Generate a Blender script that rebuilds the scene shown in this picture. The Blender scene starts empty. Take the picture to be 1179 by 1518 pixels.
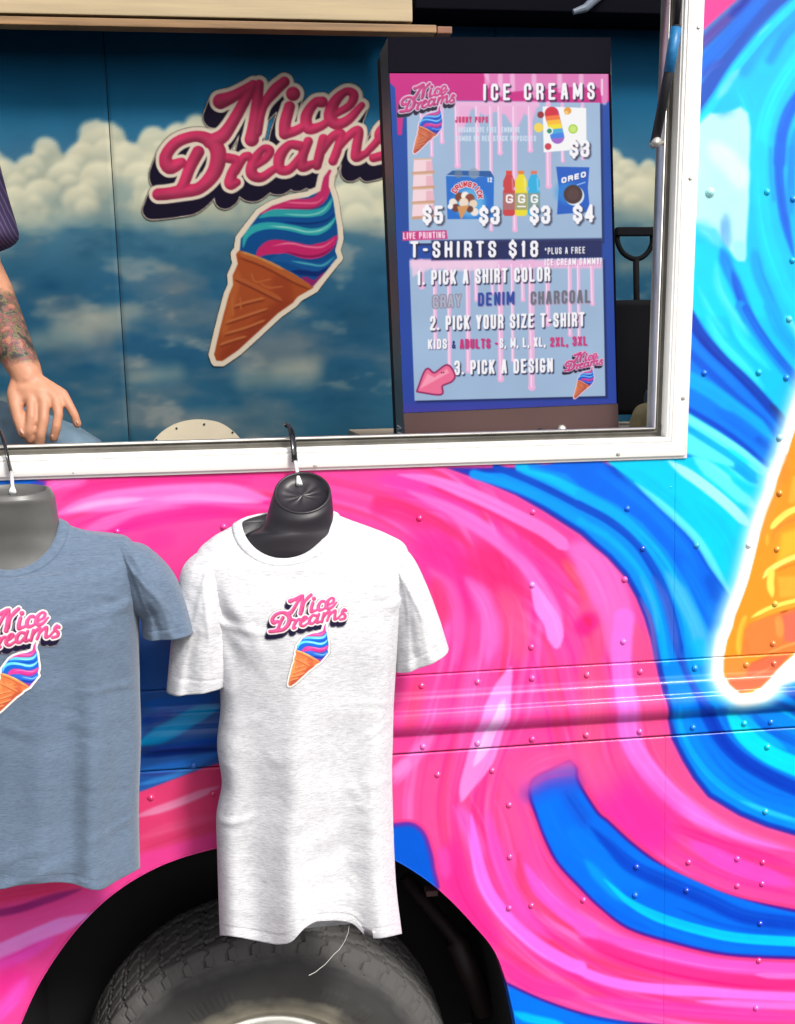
import bpy, bmesh, math, random
import numpy as np
from mathutils import Vector, Matrix
from mathutils.bvhtree import BVHTree

# ------------------------------------------------------------------ camera
PW, PH, FPX = 1179.0, 1518.0, 1760.0
YAW, PITCH, ROLL = 0.145, 0.12, -0.021
F_ = np.array([math.sin(YAW)*math.cos(PITCH), math.cos(YAW)*math.cos(PITCH), -math.sin(PITCH)])
r_ = np.array([math.cos(YAW), -math.sin(YAW), 0.0])
u_ = np.cross(r_, F_)
R_ = math.cos(ROLL)*r_ + math.sin(ROLL)*u_
U_ = -math.sin(ROLL)*r_ + math.cos(ROLL)*u_
def ray(px, py):
    return F_ + R_*((px-PW/2)/FPX) - U_*((py-PH/2)/FPX)
CAM = -F_*2.2
_d = ray(405, 1711); _h = CAM + _d*(-CAM[1]/_d[1])
CAM = CAM - np.array([_h[0], 0, _h[2]-0.40])      # the wheel hub stands 0.40 m above the ground at x = 0
def at(px, py, Y=0.0):
    d = ray(px, py); return CAM + d*((Y-CAM[1])/d[1])
def proj(X, Y, Z):
    dx, dy, dz = X-CAM[0], Y-CAM[1], Z-CAM[2]
    a = dx*R_[0]+dy*R_[1]+dz*R_[2]; b = dx*U_[0]+dy*U_[1]+dz*U_[2]; c = dx*F_[0]+dy*F_[1]+dz*F_[2]
    return PW/2+FPX*a/c, PH/2-FPX*b/c
sc = bpy.context.scene
C = sc.collection
cam = bpy.data.cameras.new('camera'); co = bpy.data.objects.new('camera', cam); C.objects.link(co)
cam.sensor_fit = 'VERTICAL'; cam.sensor_height = 24.0; cam.lens = 24.0*FPX/PH
cam.clip_start = 0.05; cam.clip_end = 600
co.matrix_world = Matrix(((R_[0], U_[0], -F_[0], CAM[0]), (R_[1], U_[1], -F_[1], CAM[1]), (R_[2], U_[2], -F_[2], CAM[2]), (0, 0, 0, 1)))
sc.camera = co
# ------------------------------------------------------------------ light
w = bpy.data.worlds.new("World"); sc.world = w; w.use_nodes = True
SUN_EL, SUN_AZ = math.radians(43), math.radians(152)   # azimuth clockwise from +Y
nt = w.node_tree; nt.nodes.clear()
sky = nt.nodes.new('ShaderNodeTexSky'); sky.sky_type = 'NISHITA'; sky.sun_disc = False
sky.sun_elevation = SUN_EL; sky.sun_rotation = SUN_AZ; sky.dust_density = 4.0; sky.air_density = 1.0
hs = nt.nodes.new('ShaderNodeHueSaturation'); hs.inputs['Saturation'].default_value = 0.35
bg = nt.nodes.new('ShaderNodeBackground'); bg.inputs[1].default_value = 0.125
wo = nt.nodes.new('ShaderNodeOutputWorld')
nt.links.new(sky.outputs[0], hs.inputs['Color']); nt.links.new(hs.outputs[0], bg.inputs[0]); nt.links.new(bg.outputs[0], wo.inputs[0])
sun = bpy.data.lights.new('sun', 'SUN'); sun.energy = 2.0; sun.angle = math.radians(10); sun.color = (1.0, 0.96, 0.9)
so = bpy.data.objects.new('sun', sun); C.objects.link(so)
sd = Vector((math.sin(SUN_AZ)*math.cos(SUN_EL), math.cos(SUN_AZ)*math.cos(SUN_EL), math.sin(SUN_EL)))
so.rotation_euler = sd.to_track_quat('Z', 'Y').to_euler(); so.location = (2, -4, 6)
sc.view_settings.view_transform = 'Standard'; sc.view_settings.look = 'None'
sc.view_settings.gamma = 1.0; sc.view_settings.use_curve_mapping = False
sc.view_settings.exposure = 0.6
# ------------------------------------------------------------------ painter: brush strokes on a numpy canvas, read back as vertex colours
rng = np.random.RandomState(7)
def s2l(c):
    c = np.clip(c, 0, 1); return np.where(c <= 0.04045, c/12.92, ((c+0.055)/1.055)**2.4)
def spline(pts, n=8):
    P = np.array(pts, float)
    if len(P) < 3: return P
    Q = np.vstack([2*P[0]-P[1], P, 2*P[-1]-P[-2]]); out = []
    for i in range(1, len(Q)-2):
        for k in range(n):
            t = k/n; a, b, c, d = Q[i-1], Q[i], Q[i+1], Q[i+2]
            out.append(0.5*((2*b)+(-a+c)*t+(2*a-5*b+4*c-d)*t*t+(-a+3*b-3*c+d)*t**3))
    out.append(Q[-2]); return np.array(out)
def value_noise(H, W, cell, seed, octs=3):
    rs = np.random.RandomState(seed); out = np.zeros((H, W), np.float32); amp = 1.0; tot = 0
    for o in range(octs):
        c = max(2.0, cell/2**o); gh, gw = int(H/c)+3, int(W/c)+3; g = rs.rand(gh, gw)
        y = np.arange(H)/c; x = np.arange(W)/c; yi = y.astype(int); xi = x.astype(int)
        fy = y-yi; fx = x-xi; fy = (fy*fy*(3-2*fy))[:, None]; fx = (fx*fx*(3-2*fx))[None, :]
        a = g[yi][:, xi]; b = g[yi][:, xi+1]; cc = g[yi+1][:, xi]; d = g[yi+1][:, xi+1]
        out += amp*((a*(1-fx)+b*fx)*(1-fy)+(cc*(1-fx)+d*fx)*fy); tot += amp; amp *= 0.5
    return out/tot
class Canvas:
    def __init__(s, x0, y0, x1, y1, k, base=(0, 0, 0)):
        s.x0, s.y0, s.k = x0, y0, k; s.W = int(round((x1-x0)*k))+1; s.H = int(round((y1-y0)*k))+1
        s.x1, s.y1 = x1, y1
        s.img = np.zeros((s.H, s.W, 4), np.float32); s.img[..., :3] = np.array(base)/255.0; s.img[..., 3] = 1
    def win(s, P, m):
        a = int(max(0, math.floor((P[:, 0].min()-m-s.x0)*s.k))); b = int(min(s.W, math.ceil((P[:, 0].max()+m-s.x0)*s.k)+1))
        c = int(max(0, math.floor((P[:, 1].min()-m-s.y0)*s.k))); d = int(min(s.H, math.ceil((P[:, 1].max()+m-s.y0)*s.k)+1))
        if b <= a or d <= c: return None
        X, Y = np.meshgrid(s.x0+np.arange(a, b)/s.k, s.y0+np.arange(c, d)/s.k)
        return (slice(c, d), slice(a, b)), X.astype(np.float32), Y.astype(np.float32)
    def put(s, sl, cov, col):
        cov = cov[..., None]; s.img[sl][..., :3] = s.img[sl][..., :3]*(1-cov)+cov*col
        s.img[sl][..., 3:] = s.img[sl][..., 3:]*(1-cov)+cov
    def dist(s, X, Y, P, r):
        D = np.full(X.shape, 1e9, np.float32)
        if len(P) == 1: return np.hypot(X-P[0, 0], Y-P[0, 1])-r[0]
        for i in range(len(P)-1):
            ax, ay = P[i]; bx, by = P[i+1]; dx, dy = bx-ax, by-ay; L = dx*dx+dy*dy+1e-9
            t = np.clip(((X-ax)*dx+(Y-ay)*dy)/L, 0, 1)
            D = np.minimum(D, np.hypot(X-ax-t*dx, Y-ay-t*dy)-(r[i]+(r[i+1]-r[i])*t))
        return D
    def stroke(s, pts, w, col, soft=2.0, a=1.0, taper=(0, 0), smooth=True):
        P = np.array([p[:2] for p in pts], float)
        ww = np.array([p[2] if len(p) > 2 else w for p in pts], float) if not np.isscalar(w) or len(pts[0]) > 2 else np.full(len(P), float(w))
        if smooth and len(P) > 2:
            Q = spline(np.column_stack([P, ww]), 6); P, ww = Q[:, :2], Q[:, 2]
        elif (taper[0] or taper[1]) and len(P) == 2:
            t = np.linspace(0, 1, 9)[:, None]; P = P[0]*(1-t)+P[1]*t; ww = np.interp(t[:, 0], [0, 1], ww)
        seg = np.concatenate([[0], np.cumsum(np.hypot(*np.diff(P, axis=0).T))]); L = seg[-1]+1e-9
        f = np.ones(len(P))
        if taper[0]: f *= np.clip(seg/L/taper[0], 0.02, 1)**0.6
        if taper[1]: f *= np.clip((1-seg/L)/taper[1], 0.02, 1)**0.6
        r = ww*f/2; g = s.win(P, r.max()+soft+1)
        if g is None: return
        sl, X, Y = g; D = s.dist(X, Y, P, r)
        t = np.clip(0.5-D/soft, 0, 1); s.put(sl, (t*t*(3-2*t))*a, np.array(col[:3])/255.0)
    def sdf(s, P, X, Y):
        ins = np.zeros(X.shape, bool); n = len(P)
        for i in range(n):
            x1, y1 = P[i]; x2, y2 = P[(i+1) % n]
            if y1 == y2: continue
            c = ((Y >= y1) != (Y >= y2)) & (X < (x2-x1)*(Y-y1)/(y2-y1)+x1); ins ^= c
        D = s.dist(X, Y, np.vstack([P, P[:1]]), np.zeros(n+1)); return np.where(ins, -D, D)
    def poly(s, pts, col, soft=1.5, a=1.0, smooth=False, grow=0):
        P = np.array(pts, float)
        if smooth: P = spline(np.vstack([P, P[:1]]), 5)[:-1]
        g = s.win(P, soft+grow+1)
        if g is None: return
        sl, X, Y = g; D = s.sdf(P, X, Y)-grow
        t = np.clip(0.5-D/soft, 0, 1); s.put(sl, (t*t*(3-2*t))*a, np.array(col[:3])/255.0)
    def line(s, x0, y0, x1, y1, w, col, soft=1.2, a=1.0): s.stroke([(x0, y0), (x1, y1)], w, col, soft, a)
    def dot(s, x, y, r, col, soft=1.2, a=1.0): s.stroke([(x, y)], 2*r, col, soft, a)
    def blit(s, src, fx, fy, tint=None, a=1.0):
        """src canvas drawn so that src point (x, y) lands on (fx[0]+fx[1]*x+fx[2]*y, ...)"""
        M = np.array([[fx[1], fx[2]], [fy[1], fy[2]]]); Mi = np.linalg.inv(M)
        c = np.array([[src.x0, src.y0], [src.x1, src.y0], [src.x1, src.y1], [src.x0, src.y1]], float)
        P = c @ M.T+np.array([fx[0], fy[0]]); g = s.win(P, 0)
        if g is None: return
        src = src.pooled(int(max(1, round(src.k/(s.k*np.hypot(M[0, 0], M[1, 0]))))))if np.hypot(M[0, 0], M[1, 0]) < .9 else src
        sl, X, Y = g; q = np.stack([X-fx[0], Y-fy[0]], -1) @ Mi.T
        v = src.sample(q[..., 0], q[..., 1], raw=True, clamp=False); cov = v[..., 3:]*a; col = v[..., :3]
        if tint is not None: col = col*np.array(tint)
        s.img[sl][..., :3] = s.img[sl][..., :3]*(1-cov)+cov*col
    def pooled(s, f):
        if f < 2: return s
        h, w_ = s.H//f, s.W//f; I = s.img[:h*f, :w_*f].astype(np.float32).copy(); I[..., :3] *= I[..., 3:]
        I = I.reshape(h, f, w_, f, 4).mean((1, 3)); I[..., :3] /= np.maximum(I[..., 3:], 1e-4)
        o = Canvas.__new__(Canvas); o.k = s.k/f; o.x0 = s.x0+(f-1)/2/s.k; o.y0 = s.y0+(f-1)/2/s.k; o.W, o.H = w_, h
        o.x1 = o.x0+(w_-1)/o.k; o.y1 = o.y0+(h-1)/o.k; o.img = I; return o
    def sample(s, px, py, raw=False, clamp=True):
        u = (np.asarray(px, float)-s.x0)*s.k; v = (np.asarray(py, float)-s.y0)*s.k
        if clamp:                                   # past the traced part the pattern goes on mirrored
            W1, H1 = s.W-1.001, s.H-1.001
            u = np.abs(u); u = np.where((u//W1) % 2 == 1, W1-u % W1, u % W1); v = np.abs(v); v = np.where((v//H1) % 2 == 1, H1-v % H1, v % H1); inb = None
        else:
            inb = (u >= 0) & (v >= 0) & (u <= s.W-1.001) & (v <= s.H-1.001)
            u = np.clip(u, 0, s.W-1.001); v = np.clip(v, 0, s.H-1.001)
        ui = u.astype(int); vi = v.astype(int); fu = (u-ui)[..., None]; fv = (v-vi)[..., None]; I = s.img
        o = (I[vi, ui]*(1-fu)+I[vi, ui+1]*fu)*(1-fv)+(I[vi+1, ui]*(1-fu)+I[vi+1, ui+1]*fu)*fv
        if inb is not None: o = o*np.where(inb, 1, 0)[..., None] if raw else o
        if raw: return o
        c = s2l(o[..., :3]); return np.concatenate([c, o[..., 3:]], -1)
def tile(ox, oy, k): return lambda *v: [(ox+v[i]/k, oy+v[i+1]/k) for i in range(0, len(v), 2)]
# ---- condensed sign lettering, each glyph as pen strokes in a 1 x 1 box (y up)
GL = {}
for row in """A|0,0 .38,1 .62,1 1,0|.14,.3 .86,.3
B|0,0 0,1 .75,1 .95,.88 .95,.64 .75,.53 0,.53|.75,.53 1,.4 1,.14 .78,0 0,0
C|1,.7 1,.86 .75,1 .25,1 0,.86 0,.14 .25,0 .75,0 1,.14 1,.32
D|0,0 0,1 .7,1 1,.85 1,.15 .7,0 0,0
E|.9,1 0,1 0,0 .9,0|0,.52 .8,.52
F|.9,1 0,1 0,0|0,.52 .8,.52
G|1,.78 1,.86 .75,1 .25,1 0,.86 0,.14 .25,0 .75,0 1,.14 1,.42 .55,.42
H|0,0 0,1|1,0 1,1|0,.52 1,.52
I|.5,0 .5,1
J|.95,1 .95,.15 .75,0 .3,0 .1,.15 .1,.3
K|0,0 0,1|1,1 .1,.42|.35,.6 1,0
L|0,1 0,0 .9,0
M|0,0 0,1 .5,.2 1,1 1,0
N|0,0 0,1 1,0 1,1
O|.25,1 .75,1 1,.86 1,.14 .75,0 .25,0 0,.14 0,.86 .25,1
P|0,0 0,1 .75,1 1,.86 1,.56 .75,.43 0,.43
R|0,0 0,1 .75,1 1,.88 1,.62 .75,.5 0,.5|.65,.5 1,.3 1,0
S|1,.72 1,.86 .75,1 .25,1 0,.86 0,.68 .2,.56 .8,.44 1,.32 1,.14 .75,0 .25,0 0,.14 0,.3
T|0,1 1,1|.5,1 .5,0
U|0,1 0,.14 .25,0 .75,0 1,.14 1,1
V|0,1 .5,0 1,1
X|0,0 1,1|0,1 1,0
Y|0,1 .5,.45 1,1|.5,.45 .5,0
Z|0,1 1,1 0,0 1,0
0|.25,1 .75,1 1,.86 1,.14 .75,0 .25,0 0,.14 0,.86 .25,1
1|.25,.8 .6,1 .6,0
2|0,.72 0,.86 .25,1 .75,1 1,.86 1,.64 0,.1 0,0 1,0
3|0,.8 .0,.88 .25,1 .75,1 1,.88 1,.66 .8,.53 .45,.53|.8,.53 1,.4 1,.14 .75,0 .25,0 0,.14 0,.26
4|.75,0 .75,1 0,.26 1,.26
5|.95,1 .1,1 .05,.55 .75,.6 1,.46 1,.14 .75,0 .25,0 0,.14 0,.28
8|.5,.53 .8,.53 1,.66 1,.88 .75,1 .25,1 0,.88 0,.66 .2,.53 .5,.53 .8,.53 1,.4 1,.14 .75,0 .25,0 0,.14 0,.4 .2,.53
$|1,.72 1,.84 .75,.95 .25,.95 0,.84 0,.68 .2,.56 .8,.44 1,.32 1,.16 .75,.05 .25,.05 0,.16 0,.3|.5,1.1 .5,.9|.5,.1 .5,-.1
-|.1,.48 .9,.48
.|.5,.02 .5,.03
,|.55,.06 .35,-.14
*|.5,.95 .5,.65|.3,.88 .7,.72|.7,.88 .3,.72
!|.5,1 .5,.35|.5,.03 .5,.04
&|1,0 .3,.8 .35,.95 .55,1 .7,.9 .65,.75 .1,.35 .1,.12 .35,0 .6,.03 .95,.4""".split('\n'):
    p = row.split('|'); GL[p[0]] = [np.array([[float(a) for a in q.split(',')] for q in st.split()]) for st in p[1:]]
GW = {'I': .35, '1': .62, '.': .32, ',': .32, '!': .35, ' ': .5, '-': .7, 'M': 1.3, '*': .7}
def text(cv, s, x0, y0, x1, y1, h, col, wt=.155, gap=.36, shadow=None, sh=(1.5, 1.8), ssoft=2.5, up=(.0, -1), outline=None, soft=1.0):
    """baseline from (x0, y0) to (x1, y1), cap height h"""
    ws = [GW.get(ch, 1.0) for ch in s]; tot = sum(ws)+gap*(len(s)-1); L = math.hypot(x1-x0, y1-y0); u = L/tot
    ex, ey = (x1-x0)/L, (y1-y0)/L; st = []; x = 0.0
    pen = h*wt
    for ch, wd in zip(s, ws):
        if ch != ' ':
            for g in GL[ch]:
                gw = wd*u-pen*0.9 if ch not in 'I.,!' else wd*u
                lx = x*u+pen*0.45*(ch not in 'I.,!')+g[:, 0]*max(gw, .1); ly = pen/2+g[:, 1]*(h-pen)
                st.append(np.column_stack([x0+ex*lx+up[0]*ly, y0+ey*lx+up[1]*ly]))
        x += wd+gap
    if shadow is not None:
        for q in st:
            cv.stroke((q+np.array(sh)).tolist(), pen*1.15, shadow, ssoft, .85, smooth=False)
    if outline is not None:
        for q in st: cv.stroke(q.tolist(), pen*1.9, outline, soft, 1, smooth=False)
    for q in st: cv.stroke(q.tolist(), pen, col, soft, 1, smooth=False)
    return st
# ------------------------------------------------------------------ the cone-and-lettering emblem (drawn once, printed five times)
def make_logo():
    K = 2.0; cv = Canvas(205, 98, 598, 556, K); cv.img[..., 3] = 0
    z2 = lambda L: [(200+x/3.103, 90+y/3.103, w/3.103) for x, y, w in L]
    z3 = tile(280, 250, 4.535)
    let = [[(395,187,78),(445,168,62),(500,138,52),(545,112,50)], [(545,112,52),(492,210,56),(440,300,62),(400,350,72),(345,372,70)],
      [(572,108,48),(562,200,56),(548,300,62),(538,362,72)], [(562,330,52),(590,215,44),(640,142,60),(688,98,54)],
      [(728,152,70),(729,153,70)], [(712,212,56),(692,285,60),(690,335,60)], [(690,340,50),(750,318,48),(790,290,40)],
      [(862,190,56),(828,195,48),(790,255,58),(800,312,58),(860,300,44),(905,262,40)],
      [(925,245,38),(990,205,42),(1008,158,48),(972,142,40),(920,190,56),(898,258,64),(930,292,56),(985,270,48),(1045,205,34)],
      [(215,470,52),(160,488,74),(143,440,62),(195,375,58),(285,348,56),(355,375,72),(385,430,80),(365,515,74),(300,585,62),(225,600,66),(150,612,62),(108,615,60)],
      [(292,420,62),(255,490,58),(228,560,56),(205,600,52)],
      [(430,448,50),(472,462,46),(448,520,54),(440,566,60),(470,560,40)], [(465,510,40),(500,448,44),(522,440,46)],
      [(545,490,36),(602,452,40),(622,415,46),(592,405,38),(548,462,54),(538,518,58),(580,538,48),(640,500,40)],
      [(760,392,50),(712,388,46),(668,440,58),(668,498,52),(712,500,46),(765,440,40)], [(798,372,48),(772,440,52),(772,488,54),(825,472,36)],
      [(868,360,50),(852,425,50),(838,482,48)], [(855,430,36),(905,355,46),(950,335,44),(932,410,46),(912,462,46)],
      [(930,410,36),(985,345,44),(1030,322,46),(1020,400,50),(1018,445,48),(1068,425,36)],
      [(1060,430,34),(1115,370,40),(1150,310,42)], [(1178,322,50),(1150,300,40),(1122,345,46),(1165,385,50),(1158,428,48),(1098,448,44)]]
    let = [spline(z2(l), 5) if len(l) > 2 else np.array(z2(l)) for l in let]
    X, Y = np.meshgrid(cv.x0+np.arange(cv.W)/K, cv.y0+np.arange(cv.H)/K); X = X.astype(np.float32); Y = Y.astype(np.float32)
    D = np.full(X.shape, 1e3, np.float32)
    for P in let:
        m = P[:, 2].max()/2+32; a = int(max(0, (P[:, 0].min()-m-cv.x0)*K)); b = int(min(cv.W, (P[:, 0].max()+m-cv.x0)*K)); c = int(max(0, (P[:, 1].min()-m-cv.y0)*K)); d = int(min(cv.H, (P[:, 1].max()+m-cv.y0)*K))
        if b <= a or d <= c: continue
        s_ = (slice(c, d), slice(a, b)); D[s_] = np.minimum(D[s_], cv.dist(X[s_], Y[s_], P[:, :2], P[:, 2]/2*0.93))
    def shift(A, dx, dy, fill=1e3):
        dx = int(round(dx*K)); dy = int(round(dy*K)); B = np.full(A.shape, fill, A.dtype)
        H, W = A.shape; ys = slice(max(0, dy), min(H, H+dy)); yo = slice(max(0, -dy), min(H, H-dy)); xs = slice(max(0, dx), min(W, W+dx)); xo = slice(max(0, -dx), min(W, W-dx))
        B[ys, xs] = A[yo, xo]; return B
    OUT = 5.0
    S = np.full(D.shape, 1e3, np.float32)
    for q in np.linspace(0, 1, 12): S = np.minimum(S, shift(D, -9*q, 23*q))
    full = (slice(0, cv.H), slice(0, cv.W))
    cov = lambda d, so=1.0: np.clip(0.5-d/so, 0, 1)
    # cone silhouette and its white cut line
    sil = z3(945,5, 905,60, 885,150, 800,190, 680,210, 560,250, 480,300, 410,390, 350,470, 340,545, 318,575, 330,640, 295,720, 300,780, 270,850, 235,980, 200,1120, 170,1250, 185,1292, 225,1292, 330,1220, 450,1110, 600,970, 700,900, 735,860, 840,800, 900,720, 985,615, 1000,600, 985,550, 1005,470, 1000,400, 985,300, 970,200, 942,120, 945,50, 962,12)
    cream = np.array((238, 232, 226))/255
    cv.put(full, cov(S-OUT-1.6), cream*0.93); cv.put(full, cov(S-OUT), np.array((22, 16, 44))/255)
    cv.poly(sil, (238, 232, 226), 1.2, 1, grow=8.5)
    cv.put(full, cov(D-OUT), cream)
    Dm = np.maximum(-D, 0); Dm = np.sqrt(np.minimum(Dm, 9.5))
    for _ in range(6): Dm = (Dm+shift(Dm, 1, 0, 0)+shift(Dm, -1, 0, 0)+shift(Dm, 0, 1, 0)+shift(Dm, 0, -1, 0))/5
    up = shift(Dm, -1.5, -2.2, 0)-shift(Dm, 1.5, 2.2, 0); t = np.clip(-D/9.0, 0, 1); lit = np.clip(0.5+up/2.6, 0, 1)
    n = value_noise(cv.H, cv.W, 60, 5, 2)-0.5
    base = np.array((196, 58, 112))/255*(1-t[..., None])+np.array((222, 88, 140))/255*t[..., None]
    base = base*(0.78+0.38*lit[..., None]+0.25*n[..., None])
    c_ = cov(D)[..., None]; cv.img[..., :3] = cv.img[..., :3]*(1-c_)+base*c_
    # scoop
    scoop = z3(945,5, 905,60, 885,150, 800,190, 680,210, 560,250, 480,300, 410,390, 350,470, 342,550, 430,590, 560,645, 700,720, 830,800, 900,720, 985,615, 1000,600, 985,550, 1005,470, 1000,400, 985,300, 970,200, 942,120, 945,50, 962,12)
    keep = cv.img.copy(); cv.poly(scoop, (26, 92, 190), 1.2)
    sw = lambda L, w, c, so=2.0, a=1.0, tp=(.25, .2): cv.stroke(z3(*L), w/4.535, c, so, a, tp)
    sw([935,20, 922,120, 880,205, 800,238, 680,240, 560,268, 470,305], 74, (214, 66, 140), 2, 1, (.02, .3))
    sw([910,190, 860,228, 780,232, 650,226], 12, (250, 140, 190)); sw([905,220, 850,262, 760,268, 620,262], 12, (150, 40, 110))
    sw([968,190, 930,262, 850,300, 700,300, 560,300, 470,330], 52, (92, 196, 230)); sw([960,215, 900,285, 800,312, 640,304], 10, (180, 236, 250))
    sw([985,260, 930,325, 800,352, 650,346, 520,352, 420,392], 46, (20, 96, 200)); sw([980,300, 920,350, 800,370, 640,360], 12, (12, 56, 150))
    sw([995,320, 930,395, 830,428, 700,405, 560,385, 450,400, 385,455, 365,530], 50, (96, 204, 236)); sw([980,350, 900,408, 800,425, 680,398, 540,385], 11, (190, 240, 252))
    sw([1000,380, 920,455, 800,468, 650,435, 510,432, 430,490, 400,560], 42, (22, 92, 196))
    sw([1000,450, 930,525, 820,560, 700,540, 580,525, 500,550, 455,600], 96, (216, 56, 142), 2.5); sw([985,470, 900,525, 800,525, 680,502, 560,520], 12, (255, 150, 200)); sw([980,520, 900,575, 790,590, 650,560], 14, (150, 26, 110))
    sw([995,580, 900,655, 790,650, 650,600, 540,620], 60, (44, 104, 206)); sw([985,590, 900,650, 800,640, 690,620], 14, (140, 200, 250))
    sw([960,650, 880,705, 780,700, 690,690], 34, (24, 50, 150)); sw([920,700, 850,770, 760,730], 44, (150, 44, 130))
    m_ = cov(cv.sdf(np.array(scoop), X, Y), 1.2)[..., None]; cv.img = keep*(1-m_)+cv.img*m_
    # cone
    keep = cv.img.copy(); cone = z3(340,548, 318,575, 330,640, 295,720, 300,780, 270,850, 235,980, 200,1120, 170,1250, 185,1292, 225,1292, 330,1220, 450,1110, 600,970, 700,900, 735,860, 840,800, 700,705, 560,630, 430,580)
    cv.poly(cone, (214, 116, 66), 1.2)
    cl = lambda L, w, c, so=2, a=1, tp=(.1, .1): cv.stroke(z3(*L), w/4.535, c, so, a, tp)
    cl([700,900, 600,960, 450,1100, 300,1230, 220,1290], 110, (176, 78, 52), 14, .85); cl([620,760, 640,860], 120, (186, 86, 56), 14, .7)
    cl([330,690, 290,900, 230,1120], 50, (240, 150, 84), 10, .8)
    for L in ([300,925, 400,895, 510,868], [245,1035, 380,990, 535,938], [240,1110, 380,1070, 520,1015], [205,1185, 290,1155, 390,1125]):
        cl(L, 15, (246, 168, 110)); cl([v+(0 if i % 2 == 0 else 16) for i, v in enumerate(L)], 12, (150, 66, 44))
    for L in ([345,860, 352,950], [290,860, 300,1000], [420,700, 450,760, 560,740], [480,770, 540,800, 640,790]): cl(L, 11, (240, 160, 100), 2, .8)
    cl([295,722, 400,770, 520,828, 630,885], 30, (228, 136, 82)); cl([300,745, 400,790, 520,850, 630,905], 12, (140, 62, 42))
    cl([330,565, 450,605, 560,655, 690,725, 830,800], 44, (230, 140, 80)); cl([345,560, 450,590, 560,640, 640,680], 16, (255, 196, 120)); cl([335,600, 450,640, 560,690, 700,765, 820,815], 12, (150, 68, 42))
    m_ = cov(cv.sdf(np.array(cone), X, Y)-.6, 1.2)[..., None]; cv.img = keep*(1-m_)+cv.img*m_
    return cv
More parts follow.
